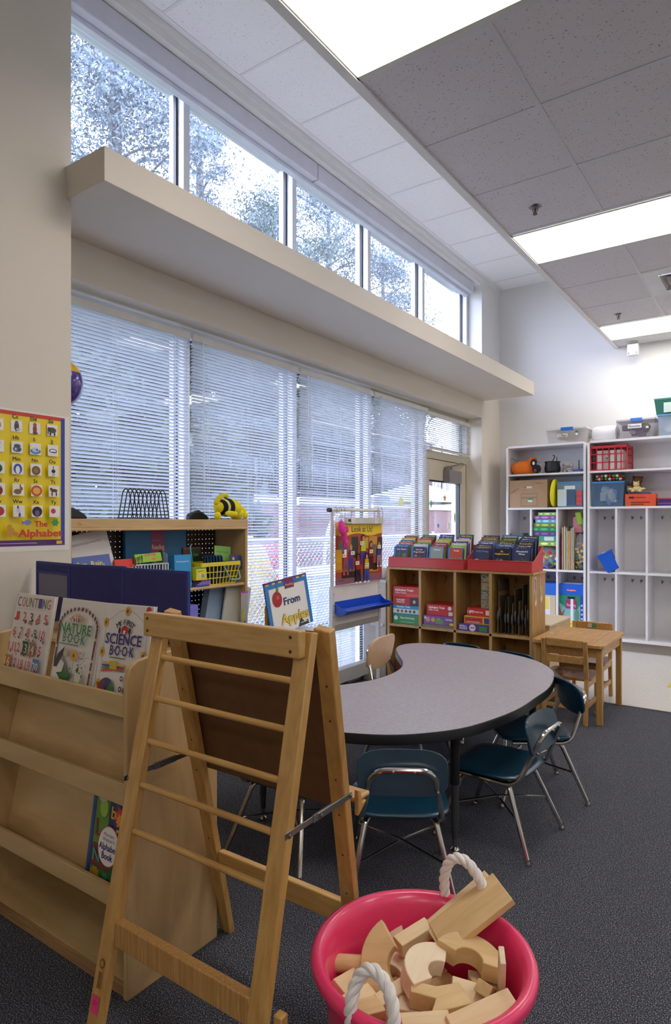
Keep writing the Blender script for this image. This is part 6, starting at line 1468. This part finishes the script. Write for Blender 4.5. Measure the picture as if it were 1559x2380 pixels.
t = thing('carton', 'blue lidded carton half hidden behind the cubby shelf end', 'box', (-2.220, 7.33, S4+.001)); B().box((-.12,-.14,0), (.12,.14,.44)).build('body', paint((196,180,150), .5), t, bevel=.002); B().box((-.124,-.144,.40), (.124,.144,.53)).build('lid', paint((30,100,200), .4), t, bevel=.003)
a = Art((0,-.1405,0), (1,0,0), (0,0,1)); a.rect(-.11,.02,.06,.38,(206,210,226)); a.rect(-.10,.24,.05,.37,(226,200,90)); a.build('box_print', t)

# ================================================================ TUB OF BLOCKS
TC = (-.668, 1.285)
t = thing('rope_handle_tub', 'round pink plastic tub with white rope handles in the foreground', 'tub', (TC[0], TC[1], 0))
PK = paint((236, 58, 110), .3, 0, .03, 4, coat=.3, name='pink_plastic')
B().lathe([(0,.004),(.165,.004),(.178,.014),(.205,.2),(.222,.335),(.228,.352),(.240,.362),(.247,.356),(.249,.366),(.245,.376),(.234,.380),(.223,.374),(.212,.352),(.196,.2),(.168,.022),(0,.016)], 72).build('shell', PK, t, smooth=True, angle=60)
ROPE = paint((232,228,224), .9, 0, .06, 60)
def rope(pts, r=.0125):
    C = smooth_path(pts, 10); b = B(); n = len(C); s_ = [0]
    for i in range(1, n): s_.append(s_[-1]+(C[i]-C[i-1]).length)
    prev = None; fr = []
    for i in range(n):
        tn = (C[min(i+1, n-1)]-C[max(i-1, 0)]).normalized()
        u = tn.orthogonal().normalized() if prev is None else (prev-tn*prev.dot(tn)).normalized(); prev = u; fr.append((u, tn.cross(u)))
    for k in range(3):
        P = [C[i]+(fr[i][0]*cos(2*pi*k/3+s_[i]*95)+fr[i][1]*sin(2*pi*k/3+s_[i]*95))*r*.52 for i in range(n)]
        b.tube(P, r*.60, 9)
    return b
def loc(x, y, z): return (x-TC[0], y-TC[1], z)
rope([loc(-.716,1.512,.32), loc(-.722,1.515,.37), loc(-.722,1.512,.43), loc(-.700,1.512,.475), loc(-.665,1.512,.480), loc(-.632,1.518,.445), loc(-.617,1.520,.40), loc(-.613,1.520,.33)]).build('rope_handle', ROPE, t, smooth=True)
rope([loc(-.700,1.048,.34), loc(-.703,1.052,.385), loc(-.700,1.075,.425), loc(-.675,1.085,.445), loc(-.640,1.082,.43), loc(-.616,1.068,.395), loc(-.612,1.052,.35)]).build('rope_handle', ROPE, t, smooth=True)
# blocks. u,v,w frame from yaw (about Z), pitch and roll
def place(o_or_b, name, label, x, y, z, yaw, pitch=0, roll=0, mi=0, bev=.0018, group=None):
    o = o_or_b.build(name, BLOCKS[mi], None, bevel=bev)
    o.matrix_world = Matrix.Translation((x, y, z)) @ Matrix.Rotation(radians(yaw), 4, 'Z') @ Matrix.Rotation(radians(pitch), 4, 'Y') @ Matrix.Rotation(radians(roll), 4, 'X')
    tag(o, label, 'toy block', group); return o
def bx(l, w, h): return B().cbox((0,0,0), (l, w, h))
def cbl(R1, R2, a0, a1, th):
    p = arc(0,0,R1,a0,a1,16)+arc(0,0,R2,a1,a0,16); cxm = sum(q[0] for q in p)/len(p); cym = sum(q[1] for q in p)/len(p)
    return B().prism([(q[0]-cxm, q[1]-cym) for q in p], -th/2, th/2)
place(bx(.20,.098,.018), 'wooden_block', 'upper pale plank of the pair leaning out over the tub rim', -.628, 1.462, .385, 45, -33, 8, 1)
place(bx(.20,.098,.018), 'wooden_block', 'lower pale plank of the pair leaning out over the tub rim', -.648, 1.474, .377, 50, -33, 8, 0)
o = place(B().tube([(-.055,0,0), (.055,0,0)], .0195, 28), 'wooden_cylinder', 'wooden cylinder block lying at the left inside the pink tub', -.860, 1.255, .290, 35, 3, 0, 1, .0015)
place(cbl(.105,.042,-62,62,.040), 'curved_block', 'brownish curved block standing tilted left of the light curved block', -.772, 1.283, .300, 205, 10, -48, 1, .002)
place(bx(.075,.062,.016), 'wooden_block', 'small pale square plank at the back left of the pile', -.832, 1.418, .285, 30, -14, 30, 2)
place(bx(.100,.036,.034), 'wooden_block', 'short rectangular block lying across the back of the pile', -.750, 1.398, .318, 68, -8, 8, 0)
place(cbl(.088,.034,10,150,.040), 'curved_block', 'large pale curved block at the centre of the pile', -.668, 1.292, .335, 100, 0, 14, 2, .002)
place(cbl(.080,.032,-10,150,.042), 'curved_block', 'golden curved block at the right centre of the pile', -.596, 1.392, .335, 28, 6, 6, 1, .002)
place(bx(.19,.036,.012), 'wooden_block', 'thin plank standing on end against the right wall of the tub', -.504, 1.335, .352, 112, 60, 84, 2)
place(bx(.110,.034,.026), 'wooden_block', 'upright bar block left of the thin standing plank', -.542, 1.352, .300, 100, 38, 15, 1)
place(B().prism([(-.05,-.03), (.045,-.045), (.05,.01), (.0,.02), (-.045,.055), (-.06,.03), (-.02,-.005)], -.02, .02), 'wooden_block', 'forked block lying in front of the golden curved block', -.598, 1.238, .322, 62, 0, 8, 1)
place(bx(.070,.075,.028), 'wooden_block', 'square pale block behind the forked block', -.568, 1.300, .300, 25, 10, 12, 0)
place(bx(.150,.042,.042), 'wooden_block', 'long thick bar across the front right of the pile', -.505, 1.228, .335, 57, -6, 20, 0)
place(bx(.100,.052,.034), 'wooden_block', 'block corner at the front centre edge of the pile', -.588, 1.150, .325, 40, 0, 0, 0)
place(bx(.090,.030,.030), 'wooden_block', 'slim bar block right of the front rope handle', -.706, 1.226, .300, 68, -8, 14, 0)
place(bx(.110,.052,.018), 'wooden_block', 'pale plank left of the front rope handle', -.808, 1.208, .288, 95, 18, 28, 0)
place(bx(.090,.046,.018), 'wooden_block', 'reddish tan plank against the left wall of the tub', -.802, 1.196, .272, 118, 10, 16, 1)
place(bx(.090,.045,.020), 'wooden_block', 'plank behind the front rope handle', -.760, 1.170, .295, 80, 10, 18, 0)
place(B().prism([(-.045,-.02), (.05,-.02), (-.045,.028)], -.012, .012), 'wedge_block', 'dark brown wedge block beside the front rope handle', -.663, 1.162, .310, 115, 20, 60, 3)
place(bx(.075,.040,.014), 'wooden_block', 'upper slab of the small stack under the pale curved block', -.652, 1.222, .296, 20, 0, 3, 2)
place(bx(.080,.045,.014), 'wooden_block', 'lower slab of the small stack under the pale curved block', -.660, 1.222, .280, 10, 2, 3, 0)
place(cbl(.070,.030,0,90,.036), 'curved_block', 'quarter round block tucked under the golden curved block', -.560, 1.378, .282, 200, 0, 5, 0)
place(cbl(.080,.035,20,130,.036), 'curved_block', 'pale curved block glimpsed behind the brownish one', -.772, 1.345, .262, 20, 4, 4, 2)
place(bx(.080,.040,.030), 'wooden_block', 'orange tan block at the front left edge of the pile', -.736, 1.152, .292, 55, 0, 10, 1)
# deeper layer that fills the tub
rr = random.Random(12)
for lay in range(3):
    ang = (25, 100, 60)[lay]
    for gx in range(-2, 3):
        for gy in range(-4, 5):
            px, py = gx*.078, gy*.042
            if math.hypot(abs(px)+.036, abs(py)+.018) > (.168, .178, .184)[lay]: continue
            wx, wy = px*cos(radians(ang))-py*sin(radians(ang)), px*sin(radians(ang))+py*cos(radians(ang))
            place(bx(.072, .036, .026), 'wooden_block', 'plain wooden block deep in the pink tub under the top layer', TC[0]+wx, TC[1]+wy, .185+lay*.030, ang+rr.uniform(-3,3), rr.uniform(-1.5,1.5), rr.uniform(-1.5,1.5), rr.choice([0,0,1]), group='blocks in the lower layers of the tub')
